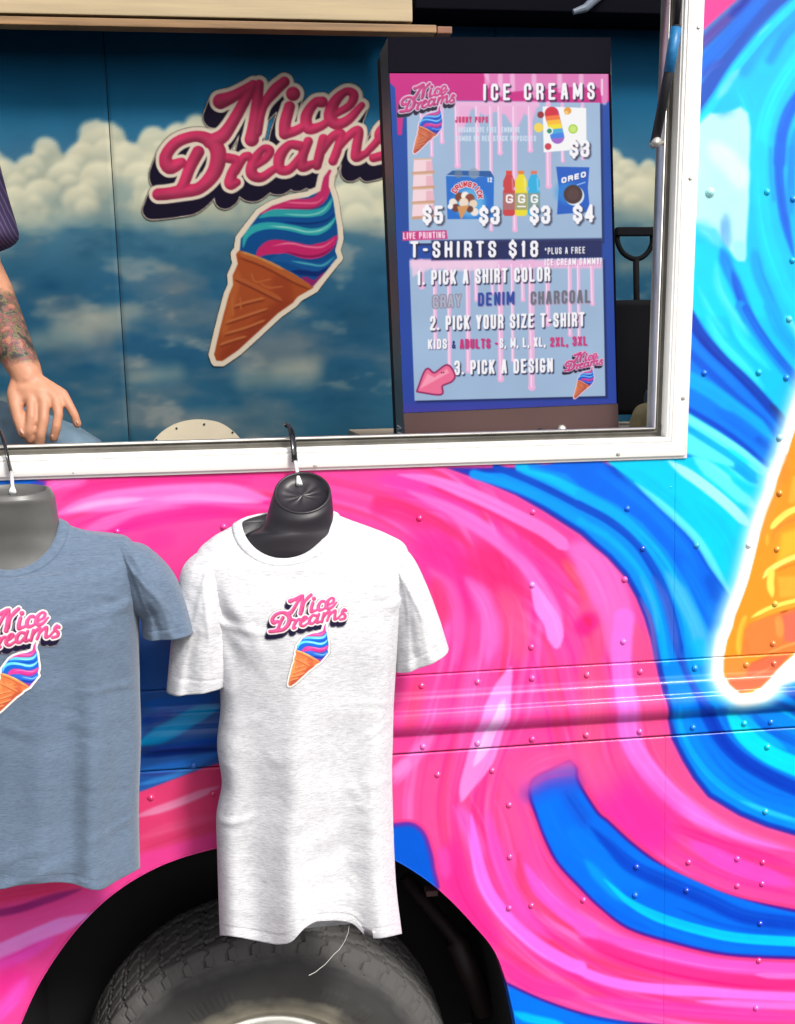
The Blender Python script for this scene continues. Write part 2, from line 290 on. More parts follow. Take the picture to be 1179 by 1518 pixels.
# ------------------------------------------------------------------ the side of the van
def make_side():
    cv = Canvas(-5, -25, 1186, 1524, 1.0, (255, 74, 164)); H, W = cv.H, cv.W
    T1 = tile(560,680,3.93); T2 = tile(860,680,3.696); T3 = tile(560,960,3.93); T4 = tile(860,960,3.696); T5 = tile(560,1218,3.93); T6 = tile(860,1218,3.696)
    T7 = tile(1000,0,6.325); T8 = tile(1000,230,6.325); T9 = tile(1000,460,6.325); T10 = tile(1040,660,7.59); T11 = tile(1040,850,7.59)
    def S(t, L, w, c, soft=3, a=1, tp=(.25, .25), k=3.9):
        if k == 3.9 and c[0] > 215 and c[1] < 160: w, soft = w*1.35, soft*1.3
        pts = t(*L); cv.stroke(pts, w/k, c, soft, a, tp)
        if len(pts) > 2 and w/k > 7:                # bristle streaks that run with the stroke
            P = spline(np.array(pts, float), 3); g = np.gradient(P, axis=0); g /= np.linalg.norm(g, axis=1)[:, None]+1e-9; nv = np.stack([-g[:, 1], g[:, 0]], 1)
            for q in range(4 if w/k > 14 else 2):
                o_ = rs_.uniform(-.42, .42)*w/k; i0 = rs_.randint(0, max(1, len(P)//3)); i1 = rs_.randint(max(i0+3, 2*len(P)//3), len(P)+1)
                d_ = rs_.uniform(-1, 1); cc = [min(255, max(0, v+d_*h)) for v, h in zip(c, (14, 34, 26))]
                cv.stroke((P+nv*o_)[i0:i1].tolist(), rs_.uniform(1.4, 4.5), cc, rs_.uniform(1.8, 4), .42*a, (.35, .35), smooth=False)
    Z = (0, 0); rs_ = np.random.RandomState(77)
    # ---- pink field, upper
    cv.poly([(560,1120),(1000,1100),(1010,1240),(560,1260)], (255, 84, 158), 60, .7)
    B1 = spline(np.array(T1(200,30, 395,52, 600,128, 800,212, 960,303, 1179,443)+T2(62,472, 150,545, 240,645, 305,760, 350,870, 385,985)+T4(440,225, 478,390, 500,500, 560,620, 620,720, 700,820, 870,922, 1020,985, 1179,1032, 1420,1080)), 5)
    B2 = spline(np.array([(700,1150),(735,1215),(757,1290),(800,1355),(860,1403),(930,1440),(1020,1466),(1100,1474),(1200,1478)], float), 6)
    def flow(B, sgn, dmax, n):
        g = np.gradient(B, axis=0); g /= np.linalg.norm(g, axis=1)[:, None]; nv = np.stack([-g[:, 1], g[:, 0]], 1)*sgn
        for _ in range(n):
            d = rs_.uniform(6, dmax); i0 = rs_.randint(0, len(B)-14); L_ = rs_.randint(12, 34); Q = (B+nv*d)[i0:i0+L_]
            c = [(255, 44, 140), (255, 104, 196), (255, 60, 128), (255, 126, 214), (255, 40, 156), (250, 58, 120)][rs_.randint(6)]
            cv.stroke(Q.tolist(), rs_.uniform(3, 11), c, rs_.uniform(3, 8), rs_.uniform(.3, .6), (.35, .35), smooth=False)
    B3 = spline(np.array([(560,690),(650,712),(705,765),(738,850),(742,950),(722,1050),(692,1140),(684,1220),(708,1320),(770,1395),(880,1448),(1000,1478),(1200,1500)], float), 6)
    B4 = spline(np.array([(60,775),(140,742),(240,722),(340,716),(450,725),(560,752),(640,800)], float), 6)
    flow(B3, 1, 90, 34); flow(B3, -1, 60, 30); flow(B4, 1, 60, 16); flow(B4, -1, 24, 8)
    flow(B1, 1, 175, 90); flow(B2, 1, 60, 26); flow(B2, -1, 60, 26)
    S(T1, [250,430, 420,640, 520,900], 190, (255, 42, 150), 40, .8)
    S(T1, [580,520, 700,680, 790,860], 190, (255, 42, 122), 36, .85)
    S(T1, [300,640, 420,760, 470,930, 460,1179], 60, (255, 92, 184), 12, .9); S(T1, [330,700, 360,820, 390,960], 70, (255, 64, 130), 14, .8)
    S(T1, [520,700, 620,830, 665,1000, 640,1179], 80, (255, 108, 204), 14, .9)
    S(T1, [720,760, 800,920, 820,1179], 110, (255, 88, 148), 24, .8)
    S(T1, [0,110, 200,150, 400,240, 600,330], 90, (255, 62, 176), 12, .8)
    S(T1, [0,245, 150,275, 300,345, 450,435, 560,530], 42, (222, 46, 116), 7, .75, (0, .3)); S(T1, [0,290, 150,320, 300,400], 60, (255, 44, 130), 14, .8, (0, .3))
    S(T1, [180,190, 400,285, 560,375, 700,470, 850,600, 960,760, 1030,900, 1062,1090], 66, (255, 112, 208), 6, .95, (.3, .15))
    S(T1, [900,720, 960,860, 1020,960, 1045,1105], 76, (255, 142, 236), 3, .95, (.4, .2))
    S(T1, [700,420, 900,560, 1040,740, 1100,900], 60, (255, 60, 160), 10, .8)
    S(T1, [300,165, 500,222, 700,305, 900,440, 1100,610, 1179,720], 62, (255, 46, 128), 6, .85, (.3, 0))
    S(T1, [1080,590, 1179,720, 1230,860], 50, (255, 82, 110), 9, .8)
    S(T1, [120,92, 300,120, 480,182, 650,255, 830,345, 980,425, 1112,525], 58, (255, 122, 216), 3, .95, (.35, .05))
    S(T1, [450,85, 700,160, 900,260, 1179,480], 40, (255, 66, 168), 5, .8)
    S(T2, [-60,480, 60,560, 160,760, 200,950, 210,1109], 170, (255, 112, 206), 14, .9)
    S(T2, [20,780, 70,950, 90,1109], 90, (255, 84, 146), 14, .8); S(T2, [10,930, 60,880], 80, (250, 24, 138), 12, .75); S(T2, [35,870, 50,910], 26, (226, 36, 88), 5, .6)
    S(T2, [300,900, 330,1109], 60, (255, 90, 150), 12, .8)
    # pale sweep crossing the rail
    S(T3, [775,120, 720,260, 665,430, 600,640, 520,800, 490,890], 120, (255, 148, 234), 4, .92, (.35, .35)); S(T3, [735,290, 680,420, 610,600, 560,690], 66, (255, 188, 250), 4, .95, (.3, .3))
    S(T3, [90,790, 160,700, 240,600, 330,500], 60, (255, 124, 210), 9, .85); S(T3, [90,740, 180,660], 50, (255, 150, 230), 6, .7)
    S(T3, [590,20, 520,300, 480,600], 60, (255, 100, 190), 14, .6); S(T3, [250,160, 200,360, 150,460], 60, (255, 74, 130), 14, .7)
    # ---- pink, right of centre and below
    S(T4, [60,0, 60,250, 50,500, 60,650], 120, (255, 86, 146), 16, .8)
    S(T4, [240,-160, 225,40, 235,230, 255,400, 300,560, 440,745, 600,880, 800,985, 1000,1060, 1179,1110], 88, (255, 118, 232), 6, .95, (0, .35))
    S(T4, [350,-40, 380,300, 450,560, 600,760, 860,950, 1179,1060], 76, (255, 84, 152), 9, .85, Z)
    S(T4, [120,780, 300,930, 460,1040], 260, (255, 44, 166), 40, .85); S(T4, [0,600, 150,760], 150, (255, 90, 160), 40, .7)
    S(T6, [500,20, 800,130, 1179,240], 46, (255, 50, 150), 6, .85); S(T6, [600,110, 850,240, 1179,350], 76, (255, 78, 204), 7, .85); S(T6, [500,150, 800,300, 1179,400], 30, (255, 54, 160), 6, .8)
    S(T5, [430,120, 450,350, 560,560, 700,720], 130, (255, 46, 152), 20, .85); S(T5, [380,150, 400,330], 50, (255, 76, 184), 9, .8)
    S(T3, [470,920, 560,1120, 600,1260], 66, (255, 96, 200), 9, .85)
    S(T5, [545,-40, 575,180, 625,370, 720,520, 830,635, 950,735, 1100,820, 1179,850], 60, (255, 116, 244), 4, .97, (.3, 0))
    S(T6, [-30,805, 180,880, 400,915, 700,935, 1179,960, 1300,965], 44, (255, 120, 248), 4, .97, (.05, 0))
    S(T5, [640,-60, 690,180, 760,380, 860,560, 1000,680], 64, (255, 80, 196), 10, .85); S(T5, [820,180, 830,330, 900,440, 1010,540, 1179,650], 34, (236, 56, 112), 5, .7)
    S(T5, [860,250, 950,400, 1090,530, 1240,620], 62, (255, 92, 214), 6, .9, (.3, 0)); S(T6, [-40,540, 120,640, 400,715, 700,780, 1000,800, 1250,806], 66, (255, 90, 208), 6, .92, (.05, 0))
    S(T6, [0,640, 300,760, 600,835, 900,880, 1240,890], 66, (255, 42, 138), 7, .85, (.1, 0)); S(T6, [960,838, 1100,846, 1250,846], 26, (255, 124, 230), 3, .85)
    S(T6, [640,985, 900,1000, 1250,1012], 34, (255, 122, 236), 4, .9, (.3, 0)); S(T5, [700,800, 900,940, 1179,1010], 70, (255, 54, 160), 10, .8); S(T6, [0,960, 400,1020, 900,1060, 1240,1070], 60, (255, 66, 180), 8, .8)
    # ---- blue island that starts under the pink
    arm = T3(1120,650, 1010,700, 900,760, 878,860, 920,990)+T5(975,120, 1045,250, 1179,395)+T6(100,470, 260,590, 500,668, 800,735, 1179,755, 1400,760, 1400,520, 1179,480, 900,422, 700,355, 480,250, 300,122, 160,-6)+T4(100,895, 0,735)+T3(1165,700)
    cv.poly(arm, (255, 60, 128), 2, .7, True, 5); cv.poly(arm, (70, 24, 150), 4, 1, True)
    cv.poly(arm, (0, 112, 246), 5, 1, True, -4.5)
    S(T6, [-60,40, 60,150, 220,250, 420,330], 200, (0, 122, 250), 16, .9); S(T6, [60,30, 160,130, 300,255, 560,372, 700,432, 900,520, 1179,560, 1300,566], 84, (0, 70, 208), 9, .95, (.2, 0))
    S(T6, [180,75, 350,205, 600,322, 850,425, 1179,512], 26, (0, 116, 252), 4, .9); S(T6, [520,470, 760,560, 1000,600, 1240,606], 26, (0, 92, 226), 5, .8)
    S(T6, [30,210, 130,330, 260,450], 60, (0, 158, 255), 10, .9); S(T6, [132,315, 270,440, 450,532, 700,605, 900,640, 1250,662], 56, (0, 208, 255), 3.5, 1, (.3, 0)); S(T6, [80,400, 200,500, 400,600], 40, (0, 100, 236), 7, .8); S(T6, [280,520, 500,610, 800,690, 1200,712], 24, (0, 118, 255), 4, .9)
    S(T3, [960,900, 1020,1060, 1120,1200], 90, (0, 116, 250), 12, .9); S(T3, [1090,840, 1150,930, 1230,1040], 80, (20, 84, 216), 20, .6)
    S(T3, [880,860, 1000,800, 1150,790], 80, (90, 70, 205), 34, .55, (0, 0)); S(T3, [880,815, 990,758, 1140,738], 60, (160, 72, 190), 26, .7, (0, 0)); S(T3, [860,770, 970,705, 1130,675], 60, (232, 84, 172), 24, .9, (0, 0)); S(T3, [850,720, 960,650, 1120,610], 50, (255, 86, 163), 16, .95, (0, 0))
    
    # bottom blue and the small blue island by the wheel arch
    bb = T5(700,900, 765,940, 960,1030, 1179,1105)+T6(200,1085, 450,1108)+[(1100,1529),(1280,1534),(1280,1620),(700,1620)]
    cv.poly(bb, (70, 30, 150), 3, 1, True); cv.poly(bb, (0, 118, 246), 4, 1, True, -4); S(T5, [780,1110, 900,1150, 1100,1190], 50, (0, 200, 255), 7, .95); S(T6, [0,1060, 300,1110], 20, (0, 80, 220), 5, .8)
    isl = [(520,1240),(560,1224),(584,1220),(611,1219),(629,1232),(639,1256),(645,1285),(646,1330),(560,1340),(510,1300)]
    cv.poly(isl, (255, 60, 140), 3, .8, True, 4); cv.poly(isl, (104, 50, 176), 4, 1, True); cv.poly(isl, (0, 96, 226), 7, 1, True, -6)
    # ---- left field: blue behind the shirts, pale sweeps under the window
    lb = [(-60,880),(120,872),(250,880),(330,910),(400,960),(440,1050),(430,1110),(322,1133),(255,1158),(211,1176),(120,1205),(-60,1250)]
    cv.poly(lb, (40, 100, 190), 5, 1, True); S(tile(0,0,1), [180,940, 300,960], 60, (70, 110, 190), 20, .8, k=1)
    q = tile(200,900,3.614)
    cv.poly(q(30,200, 470,200, 470,480, 30,480), (40, 112, 206), 30, .8); S(q, [60,520, 240,520, 430,480], 90, (0, 110, 226), 9, .9)
    S(q, [20,720, 180,650, 330,570, 450,530], 90, (0, 178, 250), 6, .95); S(q, [40,610, 200,560], 50, (0, 70, 190), 9, .85); S(q, [60,760, 250,740, 470,690], 60, (0, 92, 220), 8, .9); S(q, [20,800, 240,770, 470,760], 40, (0, 50, 150), 6, .85)
    S(q, [20,880, 230,850, 450,780], 60, (40, 130, 236), 8, .9); S(q, [10,900, 200,890, 330,880], 18, (60, 70, 160), 4, .7); S(q, [20,950, 200,905, 350,850], 30, (60, 150, 240), 5, .8)
    cv.poly(q(-60,1010, 40,985, 200,925, 470,825, 470,1400, -60,1500), (250, 70, 130), 3); S(q, [10,1120, 200,1060, 450,960], 34, (255, 150, 196), 4, .9); S(q, [20,1240, 200,1180, 450,1120], 40, (255, 96, 150), 8, .7); S(q, [20,1330, 220,1260, 420,1180], 90, (236, 66, 120), 14, .7)
    l6 = tile(0,1260,3.684)
    cv.poly([(-60,1300),(120,1290),(330,1230),(330,1600),(-60,1600)], (255, 72, 162), 12)
    S(l6, [0,250, 250,205, 420,170], 70, (250, 62, 120), 10, .8, Z); S(l6, [-40,350, 100,325, 250,275, 440,215], 44, (160, 40, 130), 6, .85, (0, .3)); S(l6, [-40,470, 300,400, 560,290], 120, (255, 84, 176), 14, .8, Z)
    S(l6, [-40,570, 100,510, 300,425, 500,350], 62, (255, 146, 240), 5, .95, (0, .3)); S(l6, [-40,640, 120,580, 300,480], 50, (255, 78, 206), 9, .85, (0, .4)); S(l6, [-40,760, 120,680], 110, (255, 50, 160), 24, .8); S(l6, [-40,930, 80,800, 150,700], 60, (255, 84, 208), 12, .8)
    u4 = tile(50,680,3.103)
    cv.poly([(-60,700),(30,700),(66,716),(60,728),(20,745),(-60,760)], (10, 110, 226), 6); S(u4, [-20,130, 60,110], 40, (90, 60, 190), 6, .8)
    S(u4, [130,190, 260,120, 460,100, 700,90, 1000,110], 70, (255, 56, 150), 8, .85); S(u4, [60,140, 130,110, 240,100], 50, (255, 110, 200), 10, .9)
    S(u4, [110,255, 230,215, 420,185, 640,165, 900,160, 1080,185], 88, (255, 128, 216), 6, .95, (.25, .2)); S(u4, [160,240, 300,205, 500,185], 40, (255, 178, 240), 8, .9); S(u4, [560,190, 760,175, 1050,200], 26, (255, 150, 226), 5, .85)
    S(u4, [220,340, 360,290, 520,250, 700,225], 60, (255, 112, 200), 7, .9); S(u4, [330,345, 480,295, 700,255, 950,240], 60, (255, 44, 152), 8, .9); S(u4, [520,380, 640,360], 80, (255, 60, 160), 14, .8)
    # ---- big blue field
    blue = T1(395,52, 600,128, 800,212, 960,303, 1179,443)+T2(62,472, 150,545, 240,645, 305,760, 350,870, 385,985)+T4(405,40, 440,225, 478,390, 500,500, 560,620, 620,720, 700,820, 870,922, 1020,985, 1179,1032, 1420,1080)+[(1300,900),(1300,-80),(1000,-80),(1000,690)]
    cv.poly(blue, (255, 92, 166), 3, .8, False, 2.2); cv.poly(blue, (66, 44, 168), 3.5); cv.poly(blue, (0, 66, 196), 5, 1, False, -4); cv.poly(blue, (0, 142, 255), 5, 1, False, -8.5)
    S(T2, [330,760, 390,900, 420,1109], 30, (110, 90, 190), 6, .85, (.3, 0)); S(T4, [440,100, 500,400, 540,520], 20, (60, 50, 160), 5, .8)
    # band lying on the pink edge
    S(T1, [560,90, 800,165, 1000,255, 1179,360], 54, (0, 156, 255), 6, .9, Z); S(T1, [690,48, 850,112, 1000,182, 1179,275], 40, (0, 76, 200), 3, 1, Z)
    S(T1, [830,45, 1000,110, 1179,205], 60, (0, 186, 255), 6, 1, Z); S(T1, [900,40, 1050,80, 1179,140], 46, (0, 138, 250), 7, .9, Z)
    S(T2, [0,340, 150,430, 280,560, 370,700, 430,880, 470,1109], 42, (0, 172, 255), 7, 1, Z); S(T2, [330,640, 400,800, 430,960], 26, (60, 180, 255), 6, .8)
    S(T2, [-10,250, 150,335, 300,455, 400,600, 470,740, 520,920, 560,1109], 48, (0, 78, 204), 3, 1, Z); S(T2, [400,640, 470,780, 510,940, 540,1109], 50, (62, 98, 212), 7, .85)
    S(T2, [0,195, 200,305, 350,440, 465,585, 540,740, 590,900, 620,1109], 58, (0, 172, 250), 5, 1, Z); S(T2, [470,620, 560,760, 640,930, 680,1109], 90, (72, 194, 255), 12, .85)
    deep = T2(60,-30, 130,18, 300,130, 480,282, 620,432, 720,582, 825,765, 780,860, 725,975, 690,900, 600,700, 480,510, 340,350, 200,250, 0,150)+T1(1100,90, 940,45)
    cv.poly(deep, (0, 108, 242), 5); S(T2, [130,25, 300,140, 480,292, 620,445, 720,600, 800,740], 44, (0, 80, 214), 6, .9, (.1, .2)); S(T2, [100,70, 350,250, 560,480, 650,640], 50, (0, 128, 255), 14, .6); S(T2, [560,560, 660,740, 740,900], 60, (0, 128, 255), 14, .7); S(T2, [700,640, 760,780], 60, (0, 86, 220), 10, .7)
    # cyan wedge under the window corner
    wedge = T2(140,12, 560,-4, 900,-40, 1110,-60, 1000,200, 900,520, 830,760, 720,575, 620,425, 480,276, 300,125)
    cv.poly(wedge, (0, 214, 255), 3); S(T2, [200,30, 420,180, 600,330], 90, (0, 208, 255), 14, .7)
    S(T2, [300,130, 480,280, 640,440, 740,600, 830,750], 50, (96, 236, 255), 5, .9); S(T2, [300,60, 520,240, 700,420], 60, (0, 206, 255), 12, .8); S(T2, [620,230, 740,350, 820,480, 850,590], 100, (0, 206, 255), 9, .9, (.4, .2))
    S(T2, [480,10, 650,125, 800,245, 930,370], 60, (172, 252, 255), 4, .95, (.2, .1)); S(T2, [620,-10, 800,130, 960,270], 90, (110, 246, 255), 8, .9)
    S(T10, [0,0, 200,60, 350,200, 480,330, 620,440], 170, (90, 244, 255), 14, .8, k=7.6); S(T10, [60,-10, 180,50, 330,190, 480,300, 640,430], 96, (0, 164, 255), 4, 1, (.1, .15), 7.6); S(T10, [330,360, 440,450, 560,560], 60, (0, 214, 255), 7, .8, k=7.6); S(T10, [180,-10, 380,130, 560,260], 60, (20, 246, 255), 7, .9, (.2, .3), 7.6)
    # ---- lower right arcs
    S(T4, [500,250, 540,420, 620,580, 760,730, 950,850, 1179,930, 1400,980], 60, (0, 132, 255), 10, 1, Z); S(T4, [525,300, 560,460, 640,610, 760,745, 950,868, 1179,950, 1400,1000], 34, (0, 172, 255), 5, 1, (.1, 0)); S(T4, [880,840, 1050,905, 1200,950], 26, (40, 206, 255), 5, .9)
    S(T4, [640,320, 720,520, 860,690, 1050,800, 1300,850], 110, (0, 124, 252), 12, 1, Z); S(T4, [600,200, 680,330, 790,520, 940,650, 1179,770, 1400,830], 84, (0, 68, 206), 7, 1, (.15, 0))
    S(T4, [760,330, 870,500, 1020,620, 1250,720], 50, (0, 120, 246), 6, 1, Z); S(T4, [800,320, 890,460, 1030,580, 1250,680], 110, (0, 232, 255), 5, 1, (.3, 0)); S(T4, [850,330, 960,440, 1130,560], 46, (0, 190, 255), 6, .8)
    S(T4, [920,330, 1040,440, 1250,550], 60, (0, 112, 236), 6, 1, (.3, 0)); S(T4, [1080,320, 1250,420], 30, (0, 200, 255), 5, .9, Z); S(T4, [980,260, 1100,310, 1250,400], 40, (0, 80, 200), 7, .9, Z); S(T4, [1100,215, 1250,300], 56, (0, 70, 186), 6, 1, Z); S(T4, [700,330, 900,345, 1179,320], 34, (0, 90, 216), 9, .8)
    S(T4, [590,0, 640,160, 720,300], 100, (0, 150, 250), 14, .8); S(T4, [520,-20, 600,180, 690,330], 40, (40, 90, 210), 7, .85); S(T4, [650,-40, 680,90], 90, (0, 190, 255), 12, .8)
    # ---- right of the window
    cv.poly([(1000,-80),(1300,-80),(1300,660),(1000,660)], (0, 200, 255), 3)
    cv.poly(T7(0,-400, 700,-400, 610,-10, 440,140, 240,320, 0,460), (255, 58, 150), 9); S(T7, [330,-20, 420,-10], 60, (200, 60, 140), 9, .7, k=6.3)
    S(T7, [100,560, 270,400, 430,250, 640,60, 760,-60], 130, (86, 64, 170), 12, .95, Z, 6.3); S(T7, [520,150, 640,60, 720,-60], 90, (10, 50, 180), 10, .9, k=6.3)
    S(T7, [150,720, 400,470, 620,240, 860,-20, 960,-120], 170, (0, 112, 236), 12, 1, Z, 6.3); S(T7, [150,1040, 330,800, 470,620, 680,370, 860,150, 1060,-80], 150, (24, 84, 198), 9, 1, Z, 6.3); S(T7, [240,760, 330,640, 460,560], 70, (60, 80, 200), 12, .7, k=6.3)
    S(T7, [160,1190, 330,960, 490,700, 640,500, 820,290, 1000,90, 1179,-60], 50, (0, 150, 255), 5, 1, Z, 6.3); S(T7, [640,640, 800,400, 1000,200, 1200,60], 170, (0, 168, 255), 16, .9, Z, 6.3)
    S(T7, [230,1160, 380,940, 540,680, 700,480, 880,270, 1100,60, 1200,-20], 76, (0, 222, 255), 8, 1, Z, 6.3); S(T7, [400,930, 520,760, 610,640], 80, (104, 226, 255), 9, .9, k=6.3); S(T7, [780,340, 900,220], 20, (130, 230, 240), 5, .7, k=6.3)
    S(T7, [900,560, 1040,330, 1200,180], 90, (0, 150, 255), 12, .8, Z, 6.3); S(T7, [620,800, 700,980, 740,1200], 120, (0, 206, 255), 16, .9, Z, 6.3)
    S(T7, [1200,500, 1040,720, 920,940, 840,1180, 790,1500], 130, (0, 226, 255), 9, 1, Z, 6.3); S(T8, [780,-60, 800,250, 830,600, 900,900, 1040,1250, 1200,1500], 150, (0, 214, 255), 9, 1, Z, 6.3)
    S(T7, [1250,800, 1090,1020, 1010,1250, 985,1518], 110, (0, 104, 236), 9, 1, Z, 6.3); S(T8, [985,-60, 980,200, 1010,460, 1060,720, 1120,960], 90, (0, 108, 238), 7, 1, (0, .35), 6.3)
    S(T7, [1230,1150, 1130,1300, 1100,1518], 90, (0, 156, 255), 10, .9, Z, 6.3); S(T8, [1110,-60, 1090,300, 1110,520], 90, (0, 150, 255), 9, .9, Z, 6.3); S(T8, [1200,300, 1150,620, 1200,900], 90, (0, 176, 255), 12, .8, Z, 6.3)
    S(T8, [900,-60, 905,200, 930,420], 30, (0, 160, 255), 6, .8, Z, 6.3)
    pale = T7(150,1300, 240,1145, 330,1060, 470,1070, 620,1000, 690,1060, 712,1200, 710,1400)+T8(700,100, 700,440, 682,700, 665,1000, 600,1000, 540,930, 500,870, 380,700, 200,640, 120,500)
    cv.poly(pale, (196, 252, 255), 8, .97, False); S(T7, [400,1090, 560,1060], 60, (120, 200, 250), 12, .6, k=6.3); S(T8, [330,-100, 560,120, 640,300], 200, (226, 255, 255), 18, .9, k=6.3)
    S(T8, [190,640, 340,740, 430,860], 130, (110, 226, 255), 18, .8, k=6.3); S(T8, [480,560, 480,700, 500,860], 90, (110, 186, 255), 14, .85, k=6.3); S(T8, [600,820, 620,960], 110, (160, 255, 255), 9, .9, k=6.3)
    cv.poly(T8(80,820, 300,820, 440,900, 520,1000, 640,1010, 720,1000, 900,1518, 80,1518), (0, 216, 255), 12, .9)
    S(T8, [390,1000, 420,1250, 560,1500, 700,1700], 80, (80, 232, 255), 12, .8, k=6.3); S(T8, [220,1230, 330,1460, 500,1700], 50, (60, 232, 255), 9, .7, k=6.3)
    S(T8, [740,880, 790,1120, 880,1330, 960,1518], 110, (0, 170, 255), 9, .95, (.2, 0), 6.3); S(T9, [900,-30, 990,180, 1179,420], 120, (0, 172, 255), 9, .95, Z, 6.3); S(T9, [1040,60, 1110,140, 1200,330], 60, (120, 226, 255), 9, .7, k=6.3)
    S(T8, [440,880, 500,1050, 600,1270, 690,1518], 110, (0, 142, 255), 9, 1, (.15, 0), 6.3); S(T8, [540,1080, 620,1330, 700,1518], 70, (0, 100, 226), 6, 1, (.3, 0), 6.3)
    S(T9, [620,-40, 760,180, 930,420, 1150,700], 96, (0, 150, 255), 7, 1, Z, 6.3); S(T9, [670,-20, 800,200, 960,420, 1150,640], 70, (0, 102, 226), 5, 1, Z, 6.3)
    S(T9, [300,60, 430,300, 640,520, 830,740], 110, (60, 236, 255), 14, .75, k=6.3); S(T9, [520,60, 660,300, 900,560], 70, (40, 236, 255), 9, .8, k=6.3)
    # deep diagonal bands running to the cone
    dg = T9(100,0, 175,10, 330,250, 500,460, 700,640, 900,850, 1070,1040, 980,1200, 860,1480, 640,1290, 400,1125, 130,965, 60,900)
    cv.poly(dg, (0, 128, 252), 4); S(T9, [120,-10, 200,70, 340,270, 500,470, 700,650, 900,860], 34, (0, 150, 255), 5, .9, Z, 6.3)
    S(T9, [120,20, 250,240, 440,460, 640,650, 830,850, 1010,1050], 110, (0, 62, 186), 6, 1, Z, 6.3); S(T9, [900,880, 1040,1030], 50, (20, 40, 110), 7, .7, k=6.3)
    S(T9, [120,230, 300,420, 520,620, 750,860, 940,1080], 60, (0, 122, 255), 7, .95, Z, 6.3); S(T9, [120,380, 330,580, 560,800, 780,990, 950,1150], 76, (0, 92, 224), 7, 1, Z, 6.3)
    S(T9, [100,620, 350,760, 580,930, 780,1080, 930,1210], 140, (0, 174, 255), 8, 1, (0, .2), 6.3); S(T9, [380,930, 600,1060, 800,1220, 900,1330], 120, (0, 118, 248), 9, .95, (.25, 0), 6.3); S(T9, [760,1190, 900,1300], 60, (0, 86, 216), 8, .8, k=6.3)
    S(T9, [80,905, 330,1050, 560,1200, 860,1450], 60, (0, 80, 216), 6, 1, Z, 6.3)
    cv.poly(T9(0,940, 136,968, 400,1128, 640,1292, 850,1470, 880,1560, 700,1510, 400,1430, 136,1350, 0,1330), (90, 244, 255), 5); S(T9, [60,980, 330,1130, 620,1310, 860,1500], 46, (120, 250, 255), 5, .9, Z, 6.3); S(T9, [80,1080, 380,1270, 560,1390, 740,1540], 60, (0, 178, 255), 5, 1, (0, 0), 6.3); S(T9, [500,1300, 700,1440], 30, (0, 240, 255), 5, .9, k=6.3)
    S(T9, [560,1440, 640,1518, 760,1620], 60, (0, 170, 255), 5, .9, k=6.3)
    # ---- the big painted cone, its white edge and its waffle
    edge = T10(1400,-1200, 1180,-560, 1000,0, 960,140, 860,380, 820,560, 740,750, 660,1000, 600,1250, 530,1518)+T11(470,250, 380,480, 350,610, 290,760, 250,980, 245,1150, 300,1240, 400,1330, 520,1320, 640,1270, 780,1140, 900,1020, 1055,890, 1300,640, 1700,260)
    cv.stroke(edge, 62, (120, 190, 250), 42, .45); cv.stroke(edge, 46, (200, 250, 255), 26, .95); cv.stroke([(x, y) for x, y in edge], 33, (255, 255, 255), 9, 1)
    cv.poly(T11(860,1060, 1055,880, 1400,560, 1400,1180, 1080,1190, 900,1230, 700,1300), (255, 255, 255), 10)
    cv.poly(edge+[(1500,800),(1500,200)], (255, 160, 44), 1.8)
    cv.stroke(T10(980,130, 900,380, 840,560, 760,760, 690,1000), 8, (255, 158, 60), 6, .8)
    cv.stroke(T10(960,200, 930,420), 12, (255, 150, 50), 6, .7, (.3, .3)); cv.stroke(T10(1060,380, 1020,620), 10, (255, 196, 74), 6, .7)
    S(T10, [780,940, 860,850, 960,770, 1060,720, 1200,680], 66, (255, 242, 110), 2.5, 1, (.1, 0), 7.6); S(T10, [800,1080, 820,980, 900,900, 1060,830, 1200,790], 40, (255, 146, 54), 4, .9, (.2, 0), 7.6); S(T10, [740,1130, 740,1000], 34, (255, 196, 70), 5, .8, k=7.6)
    S(T10, [690,1500, 760,1410, 900,1320, 1060,1250, 1200,1200], 60, (255, 244, 120), 2.5, 1, (.15, 0), 7.6); S(T10, [840,1420, 950,1370, 1200,1290], 24, (240, 130, 44), 3, .8, k=7.6); cv.poly(T10(900,1000, 1200,880, 1200,1160, 860,1300), (255, 206, 60), 12, .7)
    cv.poly(T11(860,40, 1200,20, 1200,250, 880,270), (255, 188, 66), 7, .8); S(T11, [790,-40, 775,120, 800,270], 80, (255, 236, 100), 3, 1, (.1, .3), 7.6)
    S(T11, [560,495, 740,400, 900,345, 1200,270], 46, (255, 244, 110), 2.5, 1, (.15, 0), 7.6); S(T11, [600,530, 800,430, 1200,320], 24, (255, 182, 60), 3, .9, k=7.6)
    cv.poly(T11(470,760, 480,640, 540,560, 700,500, 900,430, 1200,370, 1200,640, 1055,890, 980,900, 720,900, 560,930, 440,900), (255, 138, 66), 4); cv.poly(T11(900,470, 1200,380, 1200,700, 1040,780, 930,760), (255, 118, 92), 7)
    S(T11, [880,445, 980,415], 18, (170, 70, 30), 3, .9, k=7.6); S(T11, [980,412, 1200,360], 10, (214, 90, 50), 3, .8, k=7.6); S(T11, [860,500, 880,600, 880,710], 90, (255, 160, 80), 5, .9, (.1, .2), 7.6)
    S(T11, [500,470, 450,600, 420,760, 425,940], 56, (255, 200, 68), 5, .95, (.1, .2), 7.6); S(T11, [500,740, 520,900], 60, (255, 130, 60), 9, .7, k=7.6)
